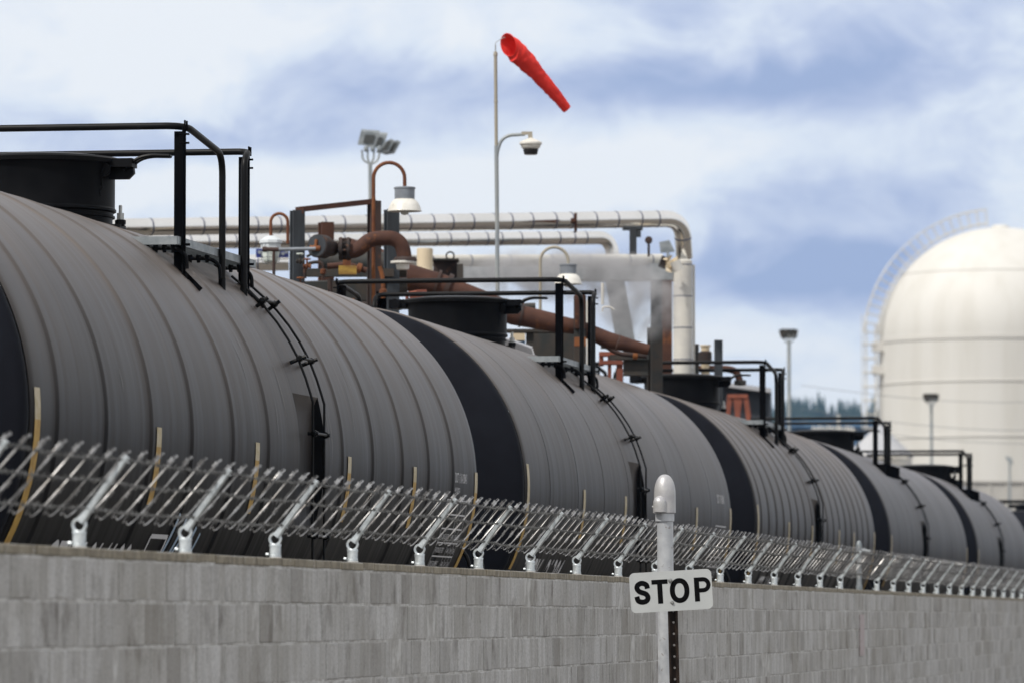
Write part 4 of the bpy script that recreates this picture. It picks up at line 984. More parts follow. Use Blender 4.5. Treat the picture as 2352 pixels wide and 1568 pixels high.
# large diagonal rusty pipe in segments
rt_ = empty('large_rusty_pipe', tuple(P(1100, 690, D+3)), 'long thick rust-brown pipe sloping down behind the rack', 'pipe')
def seg(lst, d_, r, nm, m, n=24):
    mb = MB(); mb.tube(pts_(lst, d_), [x*d_/F for x in r] if isinstance(r, list) else r*d_/F, n); return mb.build(nm, m, rt_)
seg([(795,575),(860,600),(930,636),(1010,656),(1100,690),(1180,722),(1290,745)], D+3, [30,33,32,28,26,25,21], 'pipe_run', M['rust'])
seg([(1290,745),(1330,752),(1400,782),(1490,803)], D+4, [19,17,19,12], 'pipe_run', M['rust'])
for a, c2 in (((1000,652),(1006,654)), ((1022,659),(1032,663)), ((1195,725),(1200,726)), ((1418,787),(1421,788))):
    mb = MB(); mb.tube(pts_([a, c2], D+3), (33.5 if a[0] < 1150 else 27 if a[0] < 1300 else 19.5)*(D+3)/F, 24); mb.build('pipe_collar', M['rustd'], rt_)
# vessel and clutter between columns
rt_ = empty('dark_vessel', tuple(P(790, 640, D+2)), 'dark horizontal vessel low in the rack behind the yellow box', 'vessel')
mb = MB(); mb.tube(pts_([(735,600),(935,610)], D+2.2), 28*57/F, 24); mb.tube(pts_([(690,668),(935,660)], D+2.4), 22*57/F, 20); mb.build('vessel_barrel', M['cast'], rt_)
rt_ = empty('rack_beam', tuple(P(760, 628, D+1)), 'dark horizontal beam across the rack above the train', 'beam')
mb = MB(); cbox(mb, 690, 618, 905, 636, D+.9, .14); cbox(mb, 690, 648, 850, 690, D+1.4, .1); cbox(mb, 780, 690, 1060, 705, D+1.4, .1); mb.build('beam', M['cast'], rt_)
rt_ = empty('junction_box', tuple(P(800, 620, D-.2)), 'dirty yellow junction box hanging below the valve', 'junction box')
mb = MB(); cbox(mb, 778, 611, 819, 631, D-.4, .12); mb.build('box_body', M['yellow'], rt_)
mb = MB(); cbox(mb, 788, 596, 806, 611, D-.4, .08); mb.build('box_bracket', M['rusto'], rt_)
for (x, y, lb, m) in ((689,600,'small green valve wheel among rusty fittings','cast'), (705,612,'small rusty valve with lever above the beam','rusto'), (690,655,'lower rusty valve beside the blue-black end column','rust')):
    rt_ = empty('small_valve', tuple(P(x, y, D-.3)), lb, 'valve', 'small valves on the rack')
    mb = MB(); c = P(x, y, D-.3); mb.lathe([(2*u,-9*u),(7*u,-8*u),(4*u,-3*u),(8*u,0),(4*u,4*u),(7*u,9*u),(2*u,10*u)], c, RT, 12); mb.tube([c, c+Vector((0,0,16*u))], 2.2*u, 8); mb.build('valve_body', M[m], rt_)
    mb = MB(); mb.lathe([(7*u,15*u),(9*u,16*u),(9*u,17.5*u),(7*u,18.5*u)], c, n=14, cap=False); mb.bar(c+Vector((0,0,16.5*u))-RT*8*u, c+Vector((0,0,16.5*u))+RT*8*u, 2*u, 2*u); mb.build('hand_wheel', M['palegreen'] if m == 'cast' else M['rusto'], rt_)
for i, (lst, r_, m_, lb) in enumerate((
    ([(700,640),(700,606),(742,600),(742,640)], 4, 'rustd', 'dark bent conduit looping below the round valve face'),
    ([(752,612),(800,608),(842,622)], 7, 'rust', 'short rusty crosspipe under the bolted flange'),
    ([(704,590),(716,584),(716,560)], 3, 'cast', 'thin dark tube rising beside the blue-black end column'),
    ([(758,640),(758,690),(842,700)], 6, 'rustd', 'dark elbow pipe running behind the yellow box'),
    ([(872,612),(880,640),(880,690)], 5, 'rusto', 'bright rusty drop pipe between the tall column and the lamp column'),
    ([(1085,700),(1150,706),(1230,704)], 9, 'cast', 'dark pipe hidden behind the second manway railing'),
    ([(1360,776),(1420,812),(1486,818)], 6, 'rustd', 'thin brown pipe under the end of the sloping rusty pipe'))):
    rt_ = empty('conduit', tuple(P(*lst[0], D+.2)), lb, 'pipe', 'small pipes tangled in the rack'); uu = 55/F; dd_ = D-.1 if lst[0][0] < 900 else D+4.5
    mb = MB(); mb.tube(arc_pts(pts_(lst, dd_), .08, 5), r_*uu, 12); mb.build('conduit_run', M[m_], rt_)
    mb = MB(); q0, q1 = P(*lst[-2], dd_), P(*lst[-1], dd_); ax2 = (q1-q0).normalized(); mb.lathe([(r_*.9*uu,-.03),(r_*1.7*uu,-.02),(r_*1.7*uu,.02),(r_*.9*uu,.03)], q0+(q1-q0)*.6, ax2, 14); mb.build('conduit_coupling', M['rusto'], rt_)
# cream cylinder, grey tank box
rt_ = empty('cream_stack', tuple(gz(976, 600, D+9)), 'plain cream upright stack beside the bent pipe', 'stack')
c = P(976, 571, D+9); r_ = 18.5*(D+9)/F; mb = MB(); mb.lathe([(r_, 0), (r_, c.z-.02), (r_*.97, c.z)], (c.x, c.y, 0), n=32); mb.build('stack_shell', M['creamp'], rt_)
mb = MB(); mb.lathe([(r_*1.01,0),(r_*1.04,.01),(r_*1.04,.05),(r_*1.01,.06)], (c.x, c.y, c.z-.3), n=32, cap=False); mb.build('stack_band', M['creamp'], rt_)
rt_ = empty('weathered_duct', tuple(P(1030, 630, D+7)), 'weathered brown-grey duct box beside the cream stack', 'duct')
mb = MB(); cbox(mb, 996, 600, 1050, 668, D+7, .4); mb.build('duct_body', M['rustd'], rt_)
mb = MB(); cbox(mb, 1050, 610, 1064, 668, D+6.8, .5); cbox(mb, 994, 597, 1054, 601, D+6.9, .5); mb.build('duct_flange', M['cast'], rt_)
mb = MB()
rt_ = empty('lifting_eye', tuple(P(1035, 590, D+7.5)), 'small dark lifting eye above the duct box', 'lifting eye')
ring = [P(1034+9*math.cos(q*math.pi/8), 588-9*math.sin(q*math.pi/8), D+7.5) for q in range(17)]; mb.tube(ring, 2.4*u, 6); mb.build('eye_ring', M['cast'], rt_)
# grey portal behind the steam
rt_ = empty('grey_portal_frame', tuple(gz(1300, 700, 71)), 'large grey steel portal frame half hidden by steam', 'steel frame')
mb = MB(); cbox(mb, 1060, 608, 1548, 645, 71, .45); mb.build('cross_beam', M['galvd'], rt_)
mb = MB(); a, c = P(1412, 645, 71.2), P(1438, 790, 71.2); mb.bar(a, c, 42*71/F, .3, up=FH); mb.build('raking_leg', M['galvd'], rt_)
mb = MB(); c = P(1515, 645, 71.1); mb.box((c.x, c.y, c.z/2), (40*71/F, .35, c.z), YAW); mb.build('leg', M['steelb'], rt_)
mb = MB(); c = P(1532, 645, 70.6); mb.box((c.x, c.y, c.z/2), (22*71/F, .2, c.z), YAW); mb.build('rusty_stiffener', M['rust'], rt_)
beam_col('steel_column', 1486, 1522, 752, 66, M['cast'], 'thick dark column standing in front of the steaming portal leg', grp=G1)
beam_col('steel_column', 1592, 1606, 790, 70, M['cast'], 'slim black stub column next to the white riser', grp=G1, rz=.1)
beam_col('steel_column', 1639, 1661, 781, 70, M['steelb'], 'broad black stub column beside the tan vent pipe', grp=G1, rz=.1)
rt_ = empty('tan_vent', tuple(P(1622, 810, 72)), 'small tan vent pipe between the two black stub columns', 'vent')
c = P(1620, 792, 72); mb = MB(); mb.lathe([(.06,-1),(.06,-.02),(.075,-.02),(.075,0)], c, n=16); mb.build('vent_tube', M['creamp'], rt_); mb = MB(); mb.lathe([(.09,-.22),(.09,-.10),(.06,-.08)], c, n=16); mb.build('vent_collar', M['rustd'], rt_)
# pipe hanger under the top pipe, small fittings
rt_ = empty('pipe_support', tuple(P(1452, 545, 68)), 'dark bracket holding up the uppermost shiny pipe', 'pipe support')
mb = MB(); cbox(mb, 1446, 524, 1462, 584, 68, .15); cbox(mb, 1430, 521, 1476, 528, 68.2, .3); cbox(mb, 1462, 530, 1472, 545, 68, .12); mb.build('support_bracket', M['steelb'], rt_)
rt_ = empty('small_gauge', tuple(P(1490, 560, 68)), 'small rusty fitting on a stem under the riser bend', 'gauge')
mb = MB(); mb.tube(pts_([(1490,590),(1490,556)], 68), 3*68/F, 8); mb.lathe([(.01,-.02),(.05,-.015),(.05,.015),(.01,.02)], P(1490,552,68), -FH, 14); mb.build('gauge_body', M['rustd'], rt_)
rt_ = empty('rusty_clamp', tuple(P(1322, 510, PD+2)), 'small rusty clamp on the uppermost shiny pipe', 'clamp')
mb = MB(); cbox(mb, 1319, 492, 1325, 532, PD+2.6, .42); cbox(mb, 1311, 504, 1322, 512, PD+2.5, .4); mb.build('clamp_strap', M['rust'], rt_)
rt_ = empty('flood_lamp', tuple(P(1534, 568, 74)), 'small dark flood lamp tucked behind the riser bend', 'lamp')
mb = MB(); a = P(1534, 568, 74); mb.prism([(-.12,.07),(.02,.10),(.10,-.06),(-.10,-.08)], .08, (a, RT, Vector((0,0,1)), FH)); mb.build('lamp_body', M['galvd'], rt_); mb = MB(); mb.tube([a-Vector((0,0,.05)), a-Vector((0,0,.35))], .02, 8); mb.build('lamp_stem', M['galvd'], rt_)
# mid clutter under the diagonal pipe
rt_ = empty('dark_tank_frame', tuple(gz(1265, 780, 60)), 'dark steel frame standing under the sloping rusty pipe', 'steel frame')
mb = MB(); cbox(mb, 1160, 757, 1330, 764, 60, .3); cbox(mb, 1208, 762, 1226, 850, 60, .2); cbox(mb, 1318, 680, 1346, 860, 59, .2); cbox(mb, 1380, 790, 1490, 800, 60, .2); cbox(mb, 1400, 815, 1490, 826, 60, .2); cbox(mb, 1432, 795, 1488, 862, 60.1, .25); cbox(mb, 1226, 764, 1320, 860, 60.6, .1); mb.build('frame_member', M['cast'], rt_)
mb = MB(); cbox(mb, 1320, 678, 1344, 755, 58.9, .15); mb.build('rusty_plate', M['rust'], rt_)
mb = MB(); cbox(mb, 1319, 775, 1346, 795, 58.7, .15); mb.build('rusty_plate', M['rusto'], rt_)
rt_ = empty('stained_tank', tuple(gz(1270, 800, 62)), 'stained dark olive tank behind the frame', 'tank')
c = P(1272, 770, 62); mb = MB(); mb.lathe([(.24,0),(.24,c.z-.02),(.23,c.z)], (c.x, c.y, 0), n=24); mb.build('tank_shell', mat('olive_stain', (.045,.042,.03), .9, noise_scale=2, col2=(.02,.018,.016), spec=.1), rt_)
rt_ = empty('cream_cabinet', tuple(P(1192, 778, 62)), 'cream equipment cabinet with blue side low behind the second car', 'cabinet')
mb = MB(); cbox(mb, 1172, 767, 1206, 783, 62, .3); mb.build('cabinet_hood', M['creamp'], rt_); mb = MB(); cbox(mb, 1174, 783, 1206, 812, 62, .26); mb.build('cabinet_body', M['blue'], rt_)
rt_ = empty('ribbed_cover', tuple(P(1190, 805, 56)), 'pale ribbed cover just above the second tank car', 'cover')
mb = MB()
for i in range(9):
    a, c = P(1130+i*3, 770+i*5, 57+i*.12), P(1222+i*1.5, 800+i*5, 57+i*.12); mb.tube([a, (a+c)/2+Vector((0,0,.01)), c], .020, 8)
mb.build('ribbed_sheet', M['roofp'], rt_)
rt_ = empty('white_conduit', tuple(P(1352, 800, 61)), 'white vertical conduit behind the second car railing', 'pipe')
mb = MB(); mb.tube(pts_([(1352, 870), (1351, 690)], 61), 5*61/F, 12); mb.tube(pts_([(1384,700),(1384,650)], 61), 3.5*61/F, 8); mb.tube(arc_pts(pts_([(1384,716),(1384,705),(1402,705),(1410,712)], 61), .05, 4), 2*61/F, 8); mb.build('conduit', M['clad'], rt_)
# orange equipment
rt_ = empty('orange_bracket', tuple(P(965, 675, 54)), 'orange primed hose bracket just behind the second car railing', 'bracket')
mb = MB(); d = 54; cbox(mb, 941, 679, 1060, 690, d, .12); cbox(mb, 957, 666, 980, 684, d-.02, .10); cbox(mb, 1002, 674, 1018, 682, d, .1); mb.tube(arc_pts(pts_([(935,690),(935,674),(958,671)], d), .06, 6), 4*d/F, 8); mb.build('bracket_body', M['orange'], rt_)
mb = MB(); mb.lathe([(2*u,0),(4*u,.01),(3*u,.03)], P(972, 674, d-.08), -FH, 8); mb.build('bracket_bolt', M['orange'], rt_)
rt_ = empty('orange_rack', tuple(P(1403, 840, 61)), 'orange primed steel rack behind the third car railing', 'rack')
d = 61; mb = MB(); cbox(mb, 1376, 808, 1430, 818, d, .2); cbox(mb, 1376, 828, 1430, 837, d, .2); cbox(mb, 1376, 808, 1386, 840, d, .15); cbox(mb, 1396, 810, 1404, 872, d, .15); cbox(mb, 1416, 812, 1430, 880, d, .15); mb.build('rack_frame', M['orange'], rt_)
rt_ = empty('rust_elbow', tuple(P(1690, 850, 72)), 'rusty pipe elbow beyond the black stub columns', 'pipe')
mb = MB(); mb.tube(arc_pts(pts_([(1600,846),(1672,846),(1692,852),(1700,876)], 72), .1, 5), 8*72/F, 12); mb.build('elbow', M['rust'], rt_); mb = MB(); mb.lathe([(.04,-.04),(.085,-.03),(.085,.03),(.04,.04)], P(1700,878,72), n=14); mb.build('elbow_flange', M['cast'], rt_)
# orange A frames and corrugated shed
d = 95
for i, (xa, xb, lb) in enumerate(((1668, 1697, 'orange A-shaped steel trestle, the one of the pair next to the third hatch'), (1690, 1722, 'orange A-shaped steel trestle, the one of the pair against the grey shed wall'))):
    rt_ = empty('orange_trestle', tuple(gz((xa+xb)/2, 950, d)), lb, 'trestle', 'orange trestles by the shed')
    mb = MB(); xm = (xa+xb)/2
    for q in (-1, 1):
        a = P(xm+q*6, 907, d); c = P(xm+q*(xb-xa)*.62, 1010, d); mb.bar(a, c, .09, .1, up=FH)
    cbox(mb, xm-11, 905, xm+11, 913, d, .14); mb.build('trestle_frame', M['orange'], rt_)
rt_ = empty('corrugated_shed', tuple(gz(1716, 930, 110)), 'grey corrugated metal shed with pale roof edge', 'shed')
mb = MB(); d = 110; u_ = d/F; n = 46; vs = []; x0, x1 = 1645, 1764
for i in range(n+1):
    x = x0+(x1-x0)*i/n; dd = .04*(1 if (i//1) % 2 else -1); yt_ = 884+(x-x0)/(x1-x0)*16
    for y_ in (yt_, 1250): vs.append(P(x, y_, d+dd))
mb.add(vs, [(2*i, 2*i+2, 2*i+3, 2*i+1) for i in range(n)]); cbox(mb, 1646, 905, 1763, 1250, d+2, 3.6); mb.build('shed_wall', M['corr'], rt_, smooth=0)
mb = MB(); a, c = P(1640, 880, d), P(1768, 897, d); mb.bar(a+FH*1.8, c+FH*1.8, 4.2, .09); mb.build('shed_roof', M['roofp'], rt_)

# steam
def vol_mat(name, dens, col, sc=1.6, lo=.45, hi=.7, aniso=.2):
    m = bpy.data.materials.new(name); m.use_nodes = True; nt = m.node_tree; nt.nodes.clear(); L = nt.links.new
    o = nt.nodes.new('ShaderNodeOutputMaterial'); v = nt.nodes.new('ShaderNodeVolumePrincipled'); L(v.outputs[0], o.inputs['Volume'])
    v.inputs['Color'].default_value = (*col, 1); v.inputs['Anisotropy'].default_value = aniso
    if sc:
        tcn = nt.nodes.new('ShaderNodeTexCoord'); n = nt.nodes.new('ShaderNodeTexNoise'); n.inputs['Scale'].default_value = sc; n.inputs['Detail'].default_value = 3; L(tcn.outputs['Object'], n.inputs['Vector'])
        n.inputs['Distortion'].default_value = .5
        mr = nt.nodes.new('ShaderNodeMapRange'); mr.inputs[1].default_value = lo; mr.inputs[2].default_value = hi; mr.inputs[3].default_value = 0; mr.inputs[4].default_value = dens; L(n.outputs[0], mr.inputs[0])
        # fade to nothing at the edge of the puff (generated coordinates run 0..1 through the box)
        sb = nt.nodes.new('ShaderNodeVectorMath'); sb.operation = 'SUBTRACT'; sb.inputs[1].default_value = (.5,.5,.5); L(tcn.outputs['Generated'], sb.inputs[0])
        ln = nt.nodes.new('ShaderNodeVectorMath'); ln.operation = 'LENGTH'; L(sb.outputs[0], ln.inputs[0])
        m2 = nt.nodes.new('ShaderNodeMapRange'); m2.inputs[1].default_value = .5; m2.inputs[2].default_value = .22; m2.inputs[3].default_value = 0; m2.inputs[4].default_value = 1; L(ln.outputs['Value'], m2.inputs[0])
        mu = nt.nodes.new('ShaderNodeMath'); mu.operation = 'MULTIPLY'; L(mr.outputs[0], mu.inputs[0]); L(m2.outputs[0], mu.inputs[1]); L(mu.outputs[0], v.inputs['Density'])
    else: v.inputs['Density'].default_value = dens
    return m
def puff(x0, y0, x1, y1, d, th, dens, lb, name='steam'):
    c = P((x0+x1)/2, (y0+y1)/2, d); mb = MB(); w_, h_ = (x1-x0)*d/F/2, (y1-y0)*d/F/2
    n = 20; prof = [(math.sin(math.pi*i/n)+1e-4, -math.cos(math.pi*i/n)) for i in range(n+1)]
    mb.lathe(prof, (0,0,0), n=28)
    rot = Matrix.Rotation(YAW, 3, 'Z')
    mb.v = [tuple(c+rot@Vector((v[0]*w_, v[1]*th/2, v[2]*h_))) for v in mb.v]
    o = mb.build(name, vol_mat('steam_volume', dens*.95, (.97,.97,1), 3.2, .42, .62), None, org=c)
    return tag(o, lb, 'steam', None, 'stuff')
puff(1000, 560, 1560, 700, 64, 1.6, 4.6, 'white steam drifting in front of the grey portal beam')
puff(1330, 590, 1580, 800, 65.5, 1.2, 4.0, 'steam rising beside the white riser')

# ------------------------------------------------------------------ windsock pole with camera
d = 58; u = d/F
wp_ = P(1143, 700, d); rt_ = empty('windsock_pole', (wp_.x, wp_.y, 0), 'tall slim grey pole that carries the windsock and the camera arm', 'pole')
top_ = P(1138, 118, d)
mb = MB(); mid = P(1140, 335, d); mb.tube([Vector((wp_.x, wp_.y, 0)), wp_, P(1141.5, 480, d), mid], 4.8*u, 14); mb.build('lower_pole', M['polegrey'], rt_)
mb = MB(); mb.tube([mid, P(1139, 236, d), P(1138, 120, d)], 4.0*u, 12); mb.lathe([(4.6*u,-2*u),(4.8*u,0),(4.6*u,2*u)], P(1139,234,d), n=12); mb.lathe([(4.6*u,-5*u),(5.2*u,0),(3*u,5*u)], P(1138,124,d), n=12); mb.build('upper_pole', M['poletan'], rt_)
mb = MB(); mb.tube(pts_([(1138,120),(1138,104)], d), 1.4*u, 8); mb.tube(arc_pts(pts_([(1138,106),(1137.5,100),(1144,94),(1160,85)], d), .02, 3), .8*u, 6); mb.build('swivel_rod', M['polegrey'], rt_)
mb = MB(); mb.tube(arc_pts(pts_([(1141,362),(1143,345),(1151,322),(1168,311),(1206,309)], d), .12, 6), 4.0*u, 12); mb.build('camera_arm', M['polegrey'], rt_)
mb = MB(); cbox(mb, 1198, 303, 1223, 310, d, 8*u); cbox(mb, 1213, 306, 1223, 317, d, 8*u); mb.build('arm_bracket', M['poletan'], rt_)
rt_ = empty('dome_camera', tuple(P(1219, 318, d)), 'white dome security camera with black underside on the pole arm', 'camera')
c = P(1219, 318, d); mb = MB(); mb.lathe([(3*u,2*u),(6*u,0),(24*u,-8*u),(26*u,-10*u),(26*u,-14*u),(23*u,-16*u),(22*u,-20*u),(19*u,-24*u),(17*u,-25*u)], c, n=36); mb.build('camera_hood', M['enamel'], rt_)
mb = MB(); mb.lathe([(17.5*u,-24*u),(17.5*u,-28*u),(15.5*u,-36*u),(14*u,-38*u),(.5*u,-38*u)], c, n=32); mb.build('camera_dome', M['darkglass'], rt_)
# windsock
rt_ = empty('windsock', tuple(P(1168, 103, d)), 'bright red windsock hanging from the pole top', 'windsock')
mc = P(1168, 103.5, d); tip = P(1302, 251, d+.35); axd = (tip-mc); Ls = axd.length; axd.normalize()
def sock(inner):
    mb = MB(); n = 48; k = 40; vs = []
    ey = axd.cross(-FW).normalized(); ez = ey.cross(axd).normalized()
    Z_ = Vector((.0,0,1))
    e0 = (Z_*.985-RT*.17)*(1 if ey.z > 0 else -1); h0 = (RT*.66-FH*.75)
    if h0.dot(ez) < 0: h0 = -h0
    k = 60
    for i in range(k+1):
        t_ = i/k; r = (26.5*(1-t_)+10.5*t_)*u*(1.0+.035*math.sin(t_*9)); c = mc+axd*Ls*t_+Vector((0,0,.02))*math.sin(t_*math.pi)*1.6
        w0 = max(0, 1-t_/.20); w0 = w0*w0*(3-2*w0); f1 = (ey*(1-w0)+e0*w0).normalized(); f2 = (ez*(1-w0)+h0*w0).normalized()
        for j in range(n):
            a = 2*math.pi*j/n
            wr = 1+(.10*noise.noise(Vector((math.cos(a)*1.7, math.sin(a)*1.7, t_*7)))+.09*noise.noise(Vector((math.cos(a)*1.1+4, math.sin(a)*1.1, t_*26)))+.06*math.sin(a*3+t_*14)*math.exp(-((t_-.22)/.10)**2))*min(1, t_*14)
            rr_ = r*wr*(.985 if inner else 1)
            vs.append(c+f1*math.cos(a)*rr_+f2*math.sin(a)*rr_)
    fs = [(i*n+j, i*n+(j+1)%n, (i+1)*n+(j+1)%n, (i+1)*n+j) for i in range(k) for j in range(n)]
    mb.add(vs, fs); return mb
mb = MB(); u_ = 26.8*u; mb.tube([mc+(Vector((0,0,1))*.985-RT*.17)*math.cos(q*math.pi/16)*u_+(RT*.66-FH*.75)*math.sin(q*math.pi/16)*u_ for q in range(33)], .8*u, 6); mb.build('mouth_hoop', M['red'], rt_)
sock(False).build('sock_cloth', M['red'], rt_, smooth=60); s2 = sock(True).build('sock_lining', M['redin'], rt_, smooth=60)

# ------------------------------------------------------------------ floodlight mast and light poles
def flood_head(mb, c, w_, h_, th, yaw, tilt, mlist=None):
    rot = Matrix.Rotation(yaw, 3, 'Z')@Matrix.Rotation(tilt, 3, 'X'); mb.box(c, (w_, th, h_), rot)
    mb.box(c+rot@Vector((0, -th*.52, 0)), (w_*.8, th*.1, h_*.74), rot, 1)
    mb.box(c+rot@Vector((0, th*.7, -h_*.1)), (w_*.45, th*.6, h_*.4), rot)
d = 78; u = d/F
rt_ = empty('floodlight_mast', tuple(gz(852, 480, d)), 'grey mast topped by a cluster of square floodlights', 'floodlight')
mb = MB(); a = P(850, 375, d); mb.tube([Vector((a.x, a.y, 0)), P(852, 600, d), a], 4.6*u, 12); mb.build('mast', M['polegrey'], rt_)
mb = MB()
for xs in ([(851,378),(833,368),(831,345)], [(851,378),(844,366),(845,345)], [(851,378),(858,366),(859,348)], [(852,378),(868,370),(872,350)]): mb.tube(arc_pts(pts_(xs, d), .05, 4), 2.3*u, 8)
for x in (841, 856, 871): mb.lathe([(3*u,-6*u),(6*u,-2*u),(5.5*u,5*u),(1*u,8*u)], P(x, 343, d), n=12)
mb.build('mounting_bracket', M['polegrey'], rt_)
fl = mat('floodlight_glass', (.06,.065,.065), .3)
for cx_, cy_, w_, h_, yw, tl, dd in ((850,320,50,40,.1,-.9,-.3),(868,325,42,36,-.2,-.8,.2),(886,333,34,34,-1.0,-.9,0),(900,336,32,34,-1.1,-.9,.3)):
    mb = MB()
    if cx_ < 880:
        o = P(cx_, cy_, d+dd); mb.prism([(-20*u,18*u),(22*u,15*u),(12*u,-17*u),(-28*u,-13*u)], 9*u, (o, RT, Vector((0,0,1)), (FH*.8+Vector((0,0,.6))).normalized())); mb.prism([(-11*u,10*u),(12*u,9*u),(6*u,-10*u),(-16*u,-8*u)], 1*u, (o-FH*2*u, RT, Vector((0,0,1)), -FH), 1)
    else:
        o = P(cx_, cy_, d+dd); mb.prism([(-22*u,-16*u),(-14*u,-19*u),(6*u,-16*u),(20*u,10*u),(12*u,14*u),(2*u,9*u)], 16*u, (o, RT, Vector((0,0,1)), FH)); mb.prism([(-10*u,-13*u),(2*u,-12*u),(13*u,8*u),(4*u,8*u)], 1*u, (o-FH*u, RT, Vector((0,0,1)), -FH), 1)
    mb.build('floodlight_head', [M['galvd'], fl], rt_)
def light_pole(x, yt, hw_, d, lb, one=False):
    u = d/F; rt_ = empty('light_pole', tuple(gz(x, yt+60, d)), lb, 'light pole', 'distant floodlight poles')
    a = P(x, yt+24*hw_/20, d); mb = MB(); mb.tube([Vector((a.x, a.y, 0)), a], 3.4*u*(hw_/20+.2), 10); mb.build('pole', M['polegrey'], rt_)
    k = hw_/20
    mb = MB()
    if one: mb.prism([(-10*u,8*u),(4*u,4*u),(9*u,-10*u),(2*u,-13*u),(-4*u,-4*u)], 8*u, (P(x, yt+10, d), RT, Vector((0,0,1)), FH)); mb.build('lamp_head', M['polegrey'], rt_)
    else:
        for s_, w_ in ((-.45,.9),(.45,.9),(0,1.0)):
            mb = MB(); o = P(x+s_*24*k, yt+9*k, d+s_); mb.prism([(-12*u*k*w_,8*u*k),(-2*u*k,11*u*k),(11*u*k*w_,8*u*k),(7*u*k*w_,-9*u*k),(-1*u*k,-12*u*k),(-8*u*k*w_,-7*u*k)], 10*u*k, (o, RT, Vector((0,0,1)), FH)); mb.build('lamp_head', M['cast'], rt_)
        mb = MB()
        for s_ in (-1, 0, 1): mb.tube(pts_([(x, yt+32*k), (x+s_*9*k, yt+24*k), (x+s_*10*k, yt+12*k)], d), 1.8*u, 6)
        mb.build('lamp_bracket', M['polegrey'], rt_)
light_pole(1812, 757, 21, 150, 'tall light pole with dark head in the open sky beside the white tank')
light_pole(2139, 904, 18, 190, 'light pole with dark head in front of the white tank')
light_pole(2319, 1044, 12, 230, 'short light pole with a single tilted lamp in front of the concrete wall', True)

# ------------------------------------------------------------------ big white domed tank
d = 300; u = d/F; TRp = 280
tcx, tey = 2298, 787
tc_ = P(tcx, tey, d+0); rt_ = empty('storage_tank', (tc_.x, tc_.y, 0), 'huge cream-white domed storage tank', 'tank')
Rt = TRp*u; zeq = tc_.z; ztop = P(tcx, 522, d).z; Hd = ztop-zeq
mb = MB(); prof = [(Rt, 0), (Rt, zeq)]+[(Rt*math.cos(i/24*math.pi/2)+.001, zeq+Hd*math.sin(i/24*math.pi/2)) for i in range(1, 25)]
mb.lathe(prof, (tc_.x, tc_.y, 0), n=128); mb.build('tank_shell', M['tank'], rt_)
mb = MB()
for z, h_ in ((zeq, .10), (P(0,885,d).z, .03), (P(0,1010,d).z, .03)): mb.lathe([(Rt+.005, z-h_), (Rt+.05, z-h_), (Rt+.05, z+h_), (Rt+.005, z+h_)], (tc_.x, tc_.y, 0), n=128, cap=False)
a = .62; mb.lathe([(Rt*math.cos(a)+.02, zeq+Hd*math.sin(a)-.04), (Rt*math.cos(a)+.05, zeq+Hd*math.sin(a)), (Rt*math.cos(a)-.02, zeq+Hd*math.sin(a)+.06)], (tc_.x, tc_.y, 0), n=96, cap=False)
mb.build('weld_band', M['tankseam'], rt_)
mb = MB(); mb.lathe([(.5,0),(.5,.25),(.35,.32),(.01,.34)], (tc_.x, tc_.y, ztop-.18), n=24); mb.build('roof_hatch', M['enamel'], rt_)
# stair over the dome edge and caged ladder on its left side
mb = MB(); ct = Vector((tc_.x, tc_.y, zeq)); sd_ = (-RT*.985-FH*.17).normalized()
def dome(a, off, lat=0): return ct+sd_*((Rt+off)*math.cos(a))+Vector((0,0,1))*((Hd+off)*math.sin(a))+FH*lat
for off, lat in ((.25,-.4),(.25,.4),(1.05,-.45),(1.05,.45)): mb.tube([dome(R_(4+80*i/30), off, lat) for i in range(31)], .026, 6)
for i in range(61): 
    a = R_(4+80*i/60); mb.tube([dome(a, .2, -.4), dome(a, .2, .4)], .02, 4)
    if i % 3 == 0:
        for lat in (-.42, .42): mb.tube([dome(a, .1, lat), dome(a, 1.05, lat)], .02, 4)
mb.build('dome_stair', M['clad'], rt_)
mb = MB(); zb_ = P(0, 985, d).z
for lat in (-.3, .3): mb.tube([ct+sd_*(Rt+.35)+FH*lat+Vector((0,0,zb_-zeq)), ct+sd_*(Rt+.35)+FH*lat+Vector((0,0,.9))], .045, 6)
for i in range(7):
    z = (zb_-zeq)+i*(zeq-zb_)/6.2; ring = [ct+sd_*(Rt+.4+.75*math.sin(q*math.pi/8))+FH*(.42*math.cos(q*math.pi/8))+Vector((0,0,z)) for q in range(9)]; mb.tube(ring, .035, 5)
for q in (2, 4, 6): mb.tube([ct+sd_*(Rt+.4+.75*math.sin(q*math.pi/8))+FH*(.42*math.cos(q*math.pi/8))+Vector((0,0,zb_-zeq)), ct+sd_*(Rt+.4+.75*math.sin(q*math.pi/8))+FH*(.42*math.cos(q*math.pi/8))+Vector((0,0,1.5))], .03, 5)
mb.build('caged_ladder', M['clad'], rt_)
for zz in (-.3, -1.6): 
    mb = MB(); c = ct+sd_*(Rt+.2)+Vector((0,0,zz)); mb.box(c, (.7,.8,.5), YAW); mb.build('ladder_bracket', M['tankseam'], rt_)
